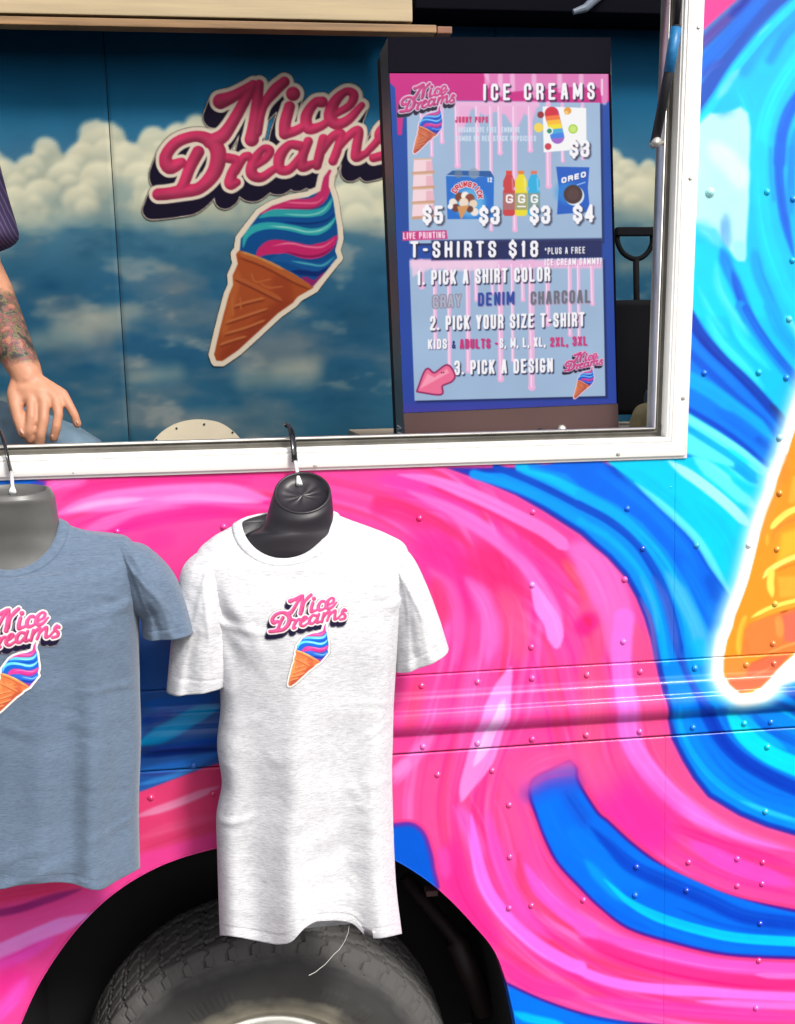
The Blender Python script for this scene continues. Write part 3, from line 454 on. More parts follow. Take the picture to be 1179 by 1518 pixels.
    S(T11, [700,920, 860,850, 1000,800, 1200,740], 26, (255, 176, 96), 4, .9, k=7.6); cv.poly(T11(270,1130, 560,1000, 720,940, 1000,900, 900,1020, 780,1140, 640,1265, 400,1325, 300,1235), (255, 112, 84), 6, .9); cv.poly(T11(255,940, 440,940, 540,1010, 480,1150, 270,1150), (255, 150, 66), 9, .9)
    S(T11, [560,1150, 700,1090, 800,1040], 20, (255, 150, 100), 4, .8, k=7.6); S(T11, [560,1010, 700,950, 820,900], 16, (226, 96, 60), 4, .7, k=7.6)
    # hand-sprayed unevenness
    n = value_noise(H, W, 90, 3, 4)-0.5; n2 = value_noise(H, W, 14, 4, 2)-0.5
    cv.img[..., :3] *= (1+0.07*n+0.035*n2)[..., None]
    cv.img[..., :3] = np.clip(cv.img[..., :3], 0, 1)
    return cv
# ------------------------------------------------------------------ sky mural inside
def make_mural():
    k = .7; cv = Canvas(-500, -60, 1100, 720, k); H, W = cv.H, cv.W
    y = cv.y0+np.arange(H)/k
    g = np.array([np.interp(y, [-60, 60, 150, 230, 330, 420, 520, 600, 700], v) for v in ([6, 8, 22, 56, 70, 38, 34, 40, 44], [78, 80, 95, 107, 111, 89, 83, 89, 93], [120, 122, 134, 138, 130, 120, 114, 116, 116])]).T
    cv.img[..., :3] = g[:, None, :]/255
    n = value_noise(H, W, 70, 11, 4); n2 = value_noise(H, W, 34, 12, 4); X, Y = np.meshgrid(cv.x0+np.arange(W)/k, y)
    rs = np.random.RandomState(3)
    def aniso(seed, cx, cy, o=4):
        m_ = value_noise(int(H*cx/cy)+2, W, cx, seed, o); yy = (np.arange(H)*cx/cy).astype(int); return m_[yy]
    I = cv.img
    def mix(mask, col):
        mask = np.clip(mask, 0, 1)[..., None]; I[..., :3] = I[..., :3]*(1-mask)+mask*np.array(col)/255
    lowm = np.interp(Y, [340, 400, 520, 620, 660], [1, .75, .9, 1, .7])*(Y > 330)
    a1 = aniso(21, 90, 34); a2 = aniso(22, 44, 20)
    mix(np.clip((a1*.7+a2*.3-.47)*3*lowm, 0, .6), (132, 132, 130)); mix((.42-(a1*.5+a2*.5))*3*lowm, (6, 62, 98)); mix(np.clip((a2-.62)*3*lowm, 0, .35), (176, 172, 156))
    for (x_, y_, w_) in [(130,482,80),(170,470,60),(230,560,60),(410,560,90),(440,548,50),(90,505,70),(-200,480,90),(950,395,50)]:
        cv.stroke([(x_-w_*.5, y_), (x_+w_*.5, y_-6)], w_*.4, (160, 164, 150), 30, .5)
    heads = [(-20,245,30),(6,262,30),(70,222,24),(45,250,26),(152,212,40),(120,235,28),(96,262,30),(190,235,30),(228,208,28),(262,200,24),(295,192,28),(210,262,30),(150,268,34),(60,292,30),(20,300,30),(250,250,26),(120,300,28),(300,240,34),(330,215,28),(365,235,34),(410,250,34),(470,260,38),(530,250,34),(560,270,34),(610,240,34),(660,250,34),(720,240,38),(780,236,34),(830,245,34),(872,250,30),(905,236,24),(930,250,22),(962,248,18),(985,252,16),(1012,250,20),(1050,240,30),(905,280,34),(950,288,34),(340,290,40),(240,300,36),(520,310,44)]
    heads += [(x_, 235+20*math.sin(x_*.03), 36) for x_ in range(-480, -40, 38)]
    top = np.full(W, 1e3); xs_ = cv.x0+np.arange(W)/k
    for hx, hy, hr in heads:
        d_ = np.abs(xs_-hx); top = np.where(d_ < hr, np.minimum(top, hy-np.sqrt(np.maximum(hr*hr-d_*d_, 0))*.95), top)
    ker = np.exp(-np.linspace(-1.5, 1.5, 17)**2); top = np.convolve(np.minimum(top, 275), ker/ker.sum(), 'same')
    body = np.clip((Y-top[None, :]-8)/10, 0, 1)*np.clip((352+60*(a1-.5)-Y)/46, 0, 1)
    mix(body*.96, (166, 172, 154)); mix(body*np.clip((n-.45)*4, 0, 1)*.8, (204, 200, 172)); mix(body*np.clip((.46-n2)*5, 0, 1)*.55*(Y > 262), (112, 142, 148))
    for hx, hy, hr in sorted(heads, key=lambda h: h[1]-h[2]):
        for q in range(2):
            ox, oy, rr = (0, 0, hr) if q == 0 else (rs.normal(0, hr*.35), hr*.35, hr*rs.uniform(.5, .7))
            g_ = cv.win(np.array([[hx+ox, hy+oy]]), rr+4)
            if g_ is None: continue
            sl, X_, Y_ = g_; R = np.hypot(X_-hx-ox, (Y_-hy-oy)*1.06)*(1+.55*(n2[sl]-.5)+.5*(n[sl]-.5)); v = (Y_-hy-oy+(X_-hx-ox)*.25)/rr
            m_ = np.clip((rr-R)/8, 0, 1)*np.clip(.75-v*.9, 0, 1); f = np.clip((v+.9)/1.7, 0, 1)[..., None]
            cv.put(sl, m_*.85, np.array((228, 222, 192))/255*(1-f)+np.array((150, 160, 148))/255*f)
    cv.img[..., :3] *= (1+.16*(n-.5)+.10*(n2-.5))[..., None]; cv.img[..., :3] = np.clip(cv.img[..., :3], 0, 1)
    return cv
# ------------------------------------------------------------------ menu screen picture
def make_screen(logo):
    cv = Canvas(570, 100, 922, 620, 2.0, (24, 66, 160)); H, W = cv.H, cv.W
    Y = cv.y0+np.arange(H)/2.0
    g = np.array([np.interp(Y, [100, 350, 590, 615], v) for v in ([14, 18, 34, 70], [74, 70, 66, 56], [168, 160, 160, 160])]).T; cv.img[..., :3] = g[:, None, :]/255
    zA = tile(560,40,3.103); zB = tile(560,330,3.103)
    # top banner with drips
    cv.poly([(570,100),(905,100),(905,150),(893,153),(700,149),(600,148),(596,200),(590,200),(586,130),(576,120)], (206, 34, 132), 1.5)
    cv.poly(zA(480,205, 1062,205, 1060,330, 1040,340, 1020,280, 900,275, 700,290, 600,300, 520,270), (226, 120, 186), 3); 
    for x_, l in ((722,16),(742,28),(760,20),(792,30),(830,22),(862,34),(896,40)): cv.stroke([(x_, 112), (x_+.5, 112+l)], 7, (246, 196, 228), 4, .7)
    cv.stroke([(896,112),(897,148)], 9, (226, 130, 190), 2); cv.stroke([(893,118),(893,140)], 3, (250, 210, 236), 2)
    # panels
    p1 = [(603,150),(890,152),(893,357),(607,361)]; p2 = [(607,386),(894,382),(898,587),(615,594)]
    for p in (p1, p2):
        cv.poly([(x+3, y+3) for x, y in p], (8, 16, 60), 5, .7); cv.poly(p, (160, 186, 216), 1.5)
    n = value_noise(H, W, 120, 8, 2); cv.img[..., :3] *= (1+.06*(n-.5))[..., None]
    def drips(yt, lst, x0, x1, body):
        cv.poly([(x0, yt), (x1, yt+2), (x1, yt+body), (x0, yt+body-2)], (238, 186, 222), 6)
        for x_, l, w_ in lst:
            cv.stroke([(x_, yt+4), (x_+.6, yt+l)], w_, (238, 184, 222), 1.5); cv.dot(x_+.8, yt+l, w_*.62, (240, 180, 222), 1.5)
            cv.stroke([(x_-w_*.3, yt+8), (x_+.2, yt+l)], 1.6, (255, 228, 246), 1.5, .9)
    cv.poly([(676,150),(800,150),(790,178),(778,168),(765,195),(750,170),(735,165),(720,172),(700,160),(684,200)], (238, 176, 218), 4)
    drips(150, [(678,95,8),(708,140,7),(728,190,5),(741,76,7),(763,190,7),(786,72,7),(640,80,5),(625,60,5),(813,125,8),(834,88,5),(864,84,5),(655,60,6)], 672, 800, 8)
    drips(384, [(645,130,6),(666,160,6),(694,165,7),(742,178,8),(760,150,5),(775,60,6),(788,190,9),(812,96,7),(845,112,6),(858,120,5),(878,66,6),(625,40,8),(706,60,6),(730,50,5)], 609, 892, 14)
    cv.poly([(609,386),(740,386),(735,398),(690,402),(640,398),(612,410)], (244, 208, 232), 5, .8)
    # dark bar behind the shirts line
    cv.poly([(640,356),(893,353),(893,382),(640,386)], (14, 26, 84), 4, .9)
    white = (250, 248, 252); dk = (22, 18, 52)
    text(cv, 'ICE CREAMS', 717, 149, 882, 147, 25, white, .165, .7, dk, (2, 2.5), 3)
    text(cv, 'JONNY POPS', 675, 182, 724, 182, 9.5, (206, 50, 110), .2, .35)
    text(cv, 'ORGANIC DYE FREE LEMONADE', 680, 196, 771, 196, 8, (214, 226, 242), .16, .4); text(cv, 'COMBO OR RED STACK POPSICLES', 676, 209, 795, 209, 8, (214, 226, 242), .16, .4)
    # rainbow ice pop card
    cv.poly(zA(760,365, 960,372, 962,560, 765,576), (248, 248, 248), 1.2)
    cv.stroke([(819, 168), (827, 203)], 20, (160, 100, 200), 1.3); cv.stroke([(818, 168), (820, 176)], 20, (214, 36, 60), 1.3)
    for i, c in enumerate([(244, 120, 60), (252, 190, 50), (246, 226, 50), (70, 170, 220), (60, 130, 230)]):
        y = 172+i*6.6; x = 819.5+i*1.55; cv.poly([(x-10.2, y), (x+9.8, y-2), (x+11.4, y+5.2), (x-8.6, y+7.2)], c, 1.2)
    cv.dot(815, 194, 5.5, (238, 250, 240)); cv.dot(815, 194, 3.6, (50, 140, 110)); cv.dot(842, 164, 5.5, (232, 160, 70)); cv.dot(840, 167, 3, (250, 200, 120)); cv.dot(850, 191, 7, (170, 210, 70)); cv.dot(850, 191, 5, (206, 232, 120)); cv.dot(802, 170, 5, (150, 40, 50)); cv.dot(799, 189, 7, (244, 214, 90)); cv.dot(813, 217, 5, (206, 60, 80)); cv.dot(853, 215, 4, (130, 50, 60))
    # sandwich stack
    for i in range(4):
        y = 237+i*22; cv.poly([(614-i*.6, y), (640+i, y-1), (642+i, y+18), (613-i*.6, y+19)], (248, 214, 222), 1.5); cv.poly([(632, y+2), (641+i, y+1), (642+i, y+17), (632, y+17)], (236, 182, 196), 2)
        cv.stroke([(613, y+20), (627, y+19), (643, y+18)], 4.5, (206, 158, 130), 1.5); cv.stroke([(614, y-1), (641, y-2)], 2, (226, 180, 150), 1.5)
    # drumstick box
    cv.poly(zA(318,680, 345,660, 520,662, 536,690), (30, 90, 160), 1.2); cv.poly(zA(315,685, 536,690, 534,882, 322,884), (24, 110, 206), 1.2); cv.dot(697, 300, 22, (110, 190, 236), 14, .8); cv.dot(680, 258, 6, (120, 130, 150), 3, .7); cv.dot(703, 257, 8, (150, 160, 176), 3, .7)
    arc = 'DRUMSTICK'
    for i, ch in enumerate(arc):
        a = math.radians(-150+i*18.5); cx, cy = 692+20*math.cos(a), 292+19*math.sin(a); ux, uy = math.cos(a), math.sin(a)
        text(cv, ch, cx+uy*3-ux*4, cy-ux*3-uy*4, cx-uy*3-ux*4, cy+ux*3-uy*4, 8.5, (200, 40, 60), .24, .2, up=(ux, uy), outline=(250, 236, 240))
    for (x_, y_, r, c) in [(672,300,6,(244,232,220)),(682,292,7,(120,60,40)),(690,290,6,(250,240,230)),(697,294,7,(140,70,50)),(688,300,7,(240,220,200)),(676,308,6,(110,56,40)),(702,302,6,(236,214,190)),(668,306,4,(250,244,240)),(704,314,6,(242,230,220)),(697,310,5,(110,60,44))]: cv.dot(x_, y_, r, c, 2)
    cv.poly([(678,306),(696,304),(684,326)], (214, 150, 90), 1.5); text(cv, '12', 723, 270, 730, 270, 7, white, .22, .3)
    # bottles
    for i, (x_, c, cc) in enumerate([(755, (206, 62, 66), (230, 60, 44)), (773, (238, 222, 40), (236, 130, 40)), (792, (44, 176, 226), (226, 120, 90))]):
        cv.poly([(x_-4, 258), (x_+4, 258), (x_+8.5, 268), (x_+9, 276), (x_+7, 279), (x_+9, 284), (x_+9, 317), (x_+6, 320), (x_-6, 320), (x_-9, 317), (x_-9, 284), (x_-7, 279), (x_-9, 276), (x_-8.5, 268)], c, 1.4)
        cv.poly([(x_-9, 286), (x_+9, 286), (x_+9, 311), (x_-9, 311)], (150, 150, 130) if i else (168, 120, 120), 1.6, .8); cv.poly([(x_-4.5, 253), (x_+4.5, 253), (x_+4.5, 258), (x_-4.5, 258)], cc, 1.2)
        cv.stroke([(x_+5, 264), (x_+6, 282)], 2, (255, 255, 255), 2.5, .4); text(cv, 'G', x_-4.5, 301, x_+6, 301, 13, white, .2, .2)
    cv.stroke([(768,306),(779,306)], 2, white, 1.2)
    # cookie bag
    cv.poly(zA(822,642, 975,645, 968,740, 978,850, 826,862, 834,740), (22, 92, 196), 1.3); cv.dot(840, 285, 16, (40, 150, 226), 16, .6); cv.dot(852, 290, 14.5, (226, 236, 246), 1.5); cv.dot(850, 288, 14, (70, 46, 46), 1.5); cv.dot(850, 288, 9, (84, 58, 56), 4)
    text(cv, 'OREO', 833, 272, 869, 262, 8.5, white, .28, .3, (10, 40, 120), (.6, .8), 1); cv.stroke([(856,274),(868,270)], 1.3, (180, 220, 250), 1)
    for s_, a_, b_, c_ in (('$3', 845, 874, 233), ('$5', 627, 657, 332), ('$3', 711, 741, 333), ('$3', 786, 816, 332), ('$4', 850, 881, 330)):
        text(cv, s_, a_, c_, b_, c_-.5, 27 if c_ > 300 else 25, white, .19, .28, (60, 60, 84), (2.5, 2.5), 4)
    # lower words
    cv.poly([(597,343),(662,341),(664,354),(597,357)], (206, 56, 130), 2); text(cv, 'LIVE PRINTING', 598, 354.5, 660, 353, 10, (250, 222, 236), .17, .4)
    text(cv, 'T-SHIRTS $18', 609, 382, 798, 381, 24.5, white, .17, .6, dk, (2, 2.5), 3)
    text(cv, '*PLUS A FREE', 808, 377, 868, 375.5, 10, white, .16, .4, dk, (1, 1), 1.5); text(cv, 'ICE CREAM SAMMY!', 808, 394, 892, 392, 10.5, white, .16, .4, (200, 120, 170), (1, 1), 1.5)
    text(cv, '1. PICK A SHIRT COLOR', 619, 423, 816, 417, 22, white, .17, .36, dk, (1.6, 2), 2.4)
    text(cv, 'GRAY', 642, 457, 684, 455, 19, (176, 180, 198), .15, .36, outline=(140, 132, 152)); text(cv, 'DENIM', 709, 454, 763, 451.5, 20, (38, 70, 158), .18, .36, (150, 130, 180), (1, 1.2), 2); text(cv, 'CHARCOAL', 787, 452, 876, 449, 20, (108, 112, 126), .18, .36, (180, 150, 180), (1, 1.2), 2)
    text(cv, '2. PICK YOUR SIZE T-SHIRT', 638, 490, 867, 484, 21.5, white, .17, .36, dk, (1.6, 2), 2.4)
    text(cv, 'KIDS', 635, 518, 663, 517, 15, white, .18, .36, (90, 90, 130), (1, 1), 1.6); text(cv, '&', 670, 517, 676, 517, 12, (30, 40, 110), .17, .3); text(cv, 'ADULTS -', 682, 517, 738, 516, 14.5, (208, 40, 120), .18, .36, (120, 90, 130), (1, 1), 1.5); text(cv, 'S, M, L, XL,', 741, 516, 809, 514, 14.5, white, .18, .36, (90, 90, 130), (1, 1), 1.6); text(cv, '2XL, 3XL', 816, 514, 871, 512, 14, (206, 52, 120), .18, .36, (150, 100, 150), (1, 1), 1.5)
    text(cv, '3. PICK A DESIGN', 674, 556, 820, 552, 21.5, white, .17, .36, dk, (1.6, 2), 2.4)
    ar = zB(185,775, 225,678, 262,695, 320,658, 352,700, 340,728, 295,750, 290,788); cv.poly(ar, (140, 34, 90), 1.5, 1, True, 2.5); cv.poly(ar, (240, 110, 150), 1.5, 1, True); cv.poly(zB(195,765, 230,695, 262,712, 320,672, 330,690), (252, 160, 186), 2.5, .9); cv.dot(655, 552.5, 1.2, (120, 30, 70)); cv.dot(658, 552, 1.2, (120, 30, 70))
    tl = (.98, .92, 1.05)
    sc_ = 86/368.0; cv.blit(logo, (589.5-217*sc_, sc_, 0), (119-107*sc_*1.07+1, -0.0, sc_*1.07), tl)
    sc_ = 60/368.0; cv.blit(logo, (834.5-217*sc_, sc_, 0), (519-107*sc_, -0.0, sc_*1.02), tl)
    cv.img[..., :3] = np.clip(cv.img[..., :3], 0, 1)
    return cv
# ------------------------------------------------------------------ helpers
def lin(c): return tuple(float(v) for v in s2l(np.array(c[:3], float)/255))
def mat(name, col, rough=.5, metal=0.0, spec=.5, coat=0.0, bump=0.0, bscale=200, var=0.0, vscale=8, attr=None, objcol=False, emit=None, gain=1.0, alpha=False, sheen=0.0, stretch=None, double=False, coat_r=.08):
    m = bpy.data.materials.new(name); m.use_nodes = True; n = m.node_tree; p = n.nodes['Principled BSDF']; L = n.links.new
    p.inputs['Base Color'].default_value = (*col, 1); p.inputs['Roughness'].default_value = rough; p.inputs['Metallic'].default_value = metal
    p.inputs['Specular IOR Level'].default_value = spec; p.inputs['Coat Weight'].default_value = coat; p.inputs['Coat Roughness'].default_value = coat_r; p.inputs['Sheen Weight'].default_value = sheen
    src = None
    if attr:
        a = n.nodes.new('ShaderNodeAttribute'); a.attribute_name = attr; src = a.outputs['Color']
        if alpha:
            L(a.outputs['Alpha'], p.inputs['Alpha'])
    if objcol:
        a = n.nodes.new('ShaderNodeObjectInfo'); src = a.outputs['Color']
    tc = n.nodes.new('ShaderNodeTexCoord'); mp = n.nodes.new('ShaderNodeMapping'); L(tc.outputs['Object'], mp.inputs[0])
    if stretch: mp.inputs['Scale'].default_value = stretch
    if var > 0:
        t = n.nodes.new('ShaderNodeTexNoise'); t.inputs['Scale'].default_value = vscale; t.inputs['Detail'].default_value = 6; L(mp.outputs[0], t.inputs['Vector'])
        r = n.nodes.new('ShaderNodeMapRange'); r.inputs[1].default_value = .3; r.inputs[2].default_value = .7; r.inputs[3].default_value = 1-var; r.inputs[4].default_value = 1+var*.6; L(t.outputs['Fac'], r.inputs[0])
        mx = n.nodes.new('ShaderNodeMix'); mx.data_type = 'RGBA'; mx.blend_type = 'MULTIPLY'; mx.inputs[0].default_value = 1
        if src: L(src, mx.inputs[6])
        else: mx.inputs[6].default_value = (*col, 1)
        L(r.outputs[0], mx.inputs[7]); src = mx.outputs[2]
        rr = n.nodes.new('ShaderNodeMapRange'); rr.inputs[3].default_value = max(.02, rough-.08); rr.inputs[4].default_value = min(1, rough+.1); L(t.outputs['Fac'], rr.inputs[0]); L(rr.outputs[0], p.inputs['Roughness'])
    if gain != 1.0 and src:
        g = n.nodes.new('ShaderNodeMix'); g.data_type = 'RGBA'; g.blend_type = 'MULTIPLY'; g.inputs[0].default_value = 1; L(src, g.inputs[6]); g.inputs[7].default_value = (gain, gain, gain, 1); src = g.outputs[2]
    if src is not None: L(src, p.inputs['Base Color'])
    if emit is not None:
        if src is not None: L(src, p.inputs['Emission Color'])
        else: p.inputs['Emission Color'].default_value = (*col, 1)
        p.inputs['Emission Strength'].default_value = emit
    if bump > 0:
        t = n.nodes.new('ShaderNodeTexNoise'); t.inputs['Scale'].default_value = bscale; t.inputs['Detail'].default_value = 4; L(mp.outputs[0], t.inputs['Vector'])
        b = n.nodes.new('ShaderNodeBump'); b.inputs['Strength'].default_value = bump; b.inputs['Distance'].default_value = .002; L(t.outputs['Fac'], b.inputs['Height']); L(b.outputs[0], p.inputs['Normal'])
    return m
def link(name, me, m, parent=None, smooth=True):
    o = bpy.data.objects.new(name, me); C.objects.link(o)
    if m is not None:
        for mm in (m if isinstance(m, (list, tuple)) else [m]): me.materials.append(mm)
    if smooth: me.polygons.foreach_set('use_smooth', np.ones(len(me.polygons), bool))
    if parent is not None: o.parent = parent
    return o
def nmesh(name, V, Q, cols=None):
    V = np.asarray(V, np.float32).reshape(-1, 3); Q = np.asarray(Q, np.int32); k = Q.shape[1]
    me = bpy.data.meshes.new(name); me.vertices.add(len(V)); me.vertices.foreach_set('co', V.ravel())
    me.loops.add(Q.size); me.loops.foreach_set('vertex_index', Q.ravel()); me.polygons.add(len(Q)); me.polygons.foreach_set('loop_start', np.arange(0, Q.size, k, dtype=np.int32))
    me.update(calc_edges=True)
    if cols is not None:
        a = me.color_attributes.new('paint', 'FLOAT_COLOR', 'POINT'); c = np.ones((len(V), 4), np.float32); c[:, :cols.shape[1]] = cols; a.data.foreach_set('color', c.ravel())
    return me
def gridmesh(name, V, ny, nx, cols=None, keep=None, wrap=False):
    """V is (ny*nx, 3), row by row; keep is an (ny-1, nx-1) mask of the cells that exist"""
    i = np.arange(ny*nx).reshape(ny, nx)
    if wrap: i = np.concatenate([i, i[:, :1]], 1)
    a, b, c, d = i[:-1, :-1], i[:-1, 1:], i[1:, 1:], i[1:, :-1]; Q = np.stack([a, b, c, d], -1)
    if keep is not None: Q = Q[keep]
    Q = Q.reshape(-1, 4)
    if keep is not None:
        used = np.unique(Q); mp = np.full(ny*nx, -1, np.int64); mp[used] = np.arange(len(used)); Q = mp[Q]; V = np.asarray(V)[used]; cols = cols[used] if cols is not None else None
    return nmesh(name, V, Q, cols)
def bm_obj(name, bm, m, parent=None, smooth=False):
    me = bpy.data.meshes.new(name); bmesh.ops.recalc_face_normals(bm, faces=bm.faces); bm.to_mesh(me); bm.free(); return link(name, me, m, parent, smooth)
def add_box(bm, x0, y0, z0, x1, y1, z1, bev=0.0, rot=None):
    v = [bm.verts.new(p) for p in ((x0,y0,z0),(x1,y0,z0),(x1,y1,z0),(x0,y1,z0),(x0,y0,z1),(x1,y0,z1),(x1,y1,z1),(x0,y1,z1))]
    f = [bm.faces.new([v[i] for i in q]) for q in ((0,3,2,1),(4,5,6,7),(0,1,5,4),(1,2,6,5),(2,3,7,6),(3,0,4,7))]
    if bev: bmesh.ops.bevel(bm, geom=list({e for q in f for e in q.edges}), offset=bev, segments=2, profile=.6, affect='EDGES')
    return v
def tube(bm, pts, rad, n=12, cap=True, flat=1.0, nrm=None):
    P = [Vector(p) for p in pts]; R = rad if hasattr(rad, '__len__') else [rad]*len(P); rings = []; prev = nrm and Vector(nrm)
    for i, p in enumerate(P):
        t = (P[min(i+1, len(P)-1)]-P[max(i-1, 0)]).normalized()
        a = prev if prev is not None else (Vector((0, 1, 0)) if abs(t.y) < .9 else Vector((1, 0, 0)))
        a = (a-t*a.dot(t)).normalized(); b = t.cross(a); prev = a
        rings.append([bm.verts.new(p+a*R[i]*flat*math.cos(2*math.pi*k/n)+b*R[i]*math.sin(2*math.pi*k/n)) for k in range(n)])
    for r, s in zip(rings, rings[1:]):
        for k in range(n): bm.faces.new((r[k], r[(k+1) % n], s[(k+1) % n], s[k]))
    if cap: bm.faces.new(rings[0][::-1]); bm.faces.new(rings[-1])
    return rings
def empty(name, loc, label=None, cat=None, group=None, kind=None):
    o = bpy.data.objects.new(name, None); C.objects.link(o); o.location = loc; o.empty_display_size = .1; tag(o, label, cat, group, kind); return o
def tag(o, label=None, cat=None, group=None, kind=None):
    if label: o['label'] = label
    if cat: o['category'] = cat
    if group: o['group'] = group
    if kind: o['kind'] = kind
    return o
def adopt(child, parent):                  # parts are modelled in world space and keep their place under the thing
    child.parent = parent; child.matrix_parent_inverse = Matrix.Translation(-Vector(parent_world(parent)))
    return child
def parent_world(o):
    v = Vector(o.location); p = o.parent
    if p is not None and o.type == 'EMPTY': v = v+Vector(parent_world(p))
    return v if o.type == 'EMPTY' else (Vector(parent_world(p)) if p is not None else Vector((0, 0, 0)))
def smooth_curve(L, n):                    # Catmull-Rom through rows of numbers
    return spline(np.array(L, float), n)

side = make_side(); logo = make_logo(); mural = make_mural(); screen = make_screen(logo)
# ------------------------------------------------------------------ materials
M = {}
M['paint'] = mat('swirl paint', (.8, .1, .3), .36, spec=.18, coat=.14, attr='paint', gain=.73, bump=.012, bscale=7, coat_r=.07)
M['rivet'] = mat('painted rivet', (.8, .1, .3), .22, coat=.8, objcol=True, gain=.84)
M['alu'] = mat('white frame', (.86, .845, .80), .38, spec=.5, var=.04, vscale=6, bump=.05, bscale=90)
M['track'] = mat('dark window track', (.17, .16, .14), .42, metal=.55, var=.25, vscale=20)
M['bare'] = mat('bare aluminium edge', (.72, .70, .66), .3, metal=.8, var=.1, vscale=20)
M['screw'] = mat('screw metal', (.62, .60, .55), .35, metal=.7)
M['black'] = mat('black plastic', (.012, .012, .016), .38, var=.2, vscale=12)
M['gloss'] = mat('gloss black plastic', (.008, .008, .010), .12, coat=.4)
M['rubber'] = mat('worn tyre rubber', (.085, .085, .088), .86, spec=.12, var=.2, vscale=9, bump=.12, bscale=60)
M['liner'] = mat('wheel well black', (.006, .006, .007), .85)
M['rim'] = mat('cream painted steel rim', (.88, .86, .80), .4, metal=0, var=.1, vscale=8)
M['mural'] = mat('mural paint', (.1, .3, .4), .6, spec=.05, attr='paint', gain=.80, bump=.05, bscale=40)
M['logoprint'] = mat('emblem vinyl', (.5, .1, .2), .55, spec=.05, attr='paint', alpha=True)
M['inner'] = mat('dark interior lining', (.05, .055, .06), .7, var=.2, vscale=3)
M['innerlight'] = mat('pale interior lining', (.60, .60, .58), .6, var=.08, vscale=3)
M['wood_l'] = mat('pale board', (.44, .34, .20), .6, var=.22, vscale=5, stretch=(.35, 1, 6), bump=.2, bscale=30)
M['wood_d'] = mat('brown board', (.30, .17, .075), .6, var=.45, vscale=6, stretch=(.5, 1, 8), bump=.3, bscale=30)
M['screen'] = mat('lit screen', (.1, .1, .1), .25, attr='paint', emit=.62, gain=1.0, spec=.2)
for mm in (M['screen'],):
    p_ = mm.node_tree.nodes['Principled BSDF']
    for l in list(mm.node_tree.links):
        if l.to_socket == p_.inputs['Base Color']: mm.node_tree.links.remove(l)
    p_.inputs['Base Color'].default_value = (.004, .004, .005, 1)
M['casing'] = mat('display front', (.0035, .003, .008), .5, spec=.04)
M['bezel'] = mat('display lower bezel', (.080, .044, .042), .3, spec=.3, var=.15, vscale=5)
M['casing_side'] = mat('display side', (.075, .075, .09), .35, metal=.3)
M['asphalt'] = mat('asphalt', (.05, .05, .052), .9, var=.3, vscale=3, bump=.6, bscale=120)
M['vanwhite'] = mat('van underside', (.02, .02, .022), .8)

# ------------------------------------------------------------------ setting
def ground():
    V = [(-150, -150, 0), (150, -150, 0), (150, 150, 0), (-150, 150, 0)]
    me = nmesh('asphalt_ground', V, [[0, 1, 2, 3]]); o = link('asphalt_ground', me, M['asphalt'], None, False); tag(o, kind='structure')
ground()

# ------------------------------------------------------------------ the van
VAN = empty('food_truck', (0, 0, 0), 'food truck painted in pink and blue swirls with an open serving window', 'food truck')
ZB, ZT, XL, XR, DEP = .34, 3.0, -2.3, 2.4, 1.62
# window frame corners, measured on the skin
fb0, fb1, ft = at(0, 712), at(1017, 679), at(1043, 0)
slope_b = (fb1[2]-fb0[2])/(fb1[0]-fb0[0]); lean = (ft[0]-fb1[0])/(ft[2]-fb1[2])
WT = 2.72; WLX = -1.35
BL = np.array([WLX, fb1[2]+(WLX-fb1[0])*slope_b]); BR = np.array([fb1[0], fb1[2]]); TR = np.array([fb1[0]+(WT-fb1[2])*lean, WT]); TL = np.array([WLX, WT])
FW = .058
def win_hole(X, Z, m=.02):                 # inside the opening, m in from the frame's outer edge
    zb = BR[1]+(X-BR[0])*slope_b+m; xr = BR[0]+(Z-BR[1])*lean-m
    return (Z > zb) & (X < xr) & (X > WLX+m) & (Z < WT-m)
# wheel arch, traced as a curve in the skin
arch_px = [(8,1600),(14,1560),(30,1518),(62,1450),(112,1378),(170,1322),(240,1281),(320,1256),(400,1243),(480,1245),(540,1257),(590,1276),(648,1315),(700,1367),(740,1422),(765,1518),(772,1580),(775,1640)]
ARCH = np.array([at(*p)[[0, 2]] for p in arch_px]); ARCH = spline(ARCH, 8); ARCH = np.vstack([[ARCH[0, 0]-.005, ZB-.02], ARCH, [ARCH[-1, 0]+.004, ZB-.02]])
def in_poly(X, Z, P):
    ins = np.zeros(X.shape, bool)
    for i in range(len(P)):
        x1, y1 = P[i]; x2, y2 = P[(i+1) % len(P)]
        if y1 == y2: continue
        ins ^= ((Z >= y1) != (Z >= y2)) & (X < (x2-x1)*(Z-y1)/(y2-y1)+x1)
    return ins
zr = lambda x, y: float(at(x, y)[2])
Z_SEAM1 = (zr(585, 1007)+zr(980, 975))/2; Z_SEAM2 = (zr(585, 1119)+zr(1179, 1078))/2
Z_R0 = (zr(585, 1026)+zr(1000, 1003))/2; Z_R1 = (zr(585, 1092)+zr(1000, 1066))/2
X_SEAM = float(at(985, 1300)[0]); X_SEAM_U = float(at(1000, 760)[0])
def rail(z):                               # section of the pressed rail: small step, rounded belly, sharp underside
    t = (Z_R0-z)/(Z_R0-Z_R1)
    y = np.interp(t, [-.12, 0, .03, .11, .145, .30, .40, .435, .46, .56, .64, .70, .78, .88, .97, 1.0, 1.08], [0, .0003, .0025, .0040, .0080, .0105, .0125, .0200, .0225, .0262, .0272, .0262, .0225, .0140, .0035, .0006, 0])
    return -y*.72
xs_f = np.arange(float(at(-10, 1530)[0])-.03, max(float(at(1190, 0)[0]), float(at(1190, 1520)[0]))+.02, .0026)
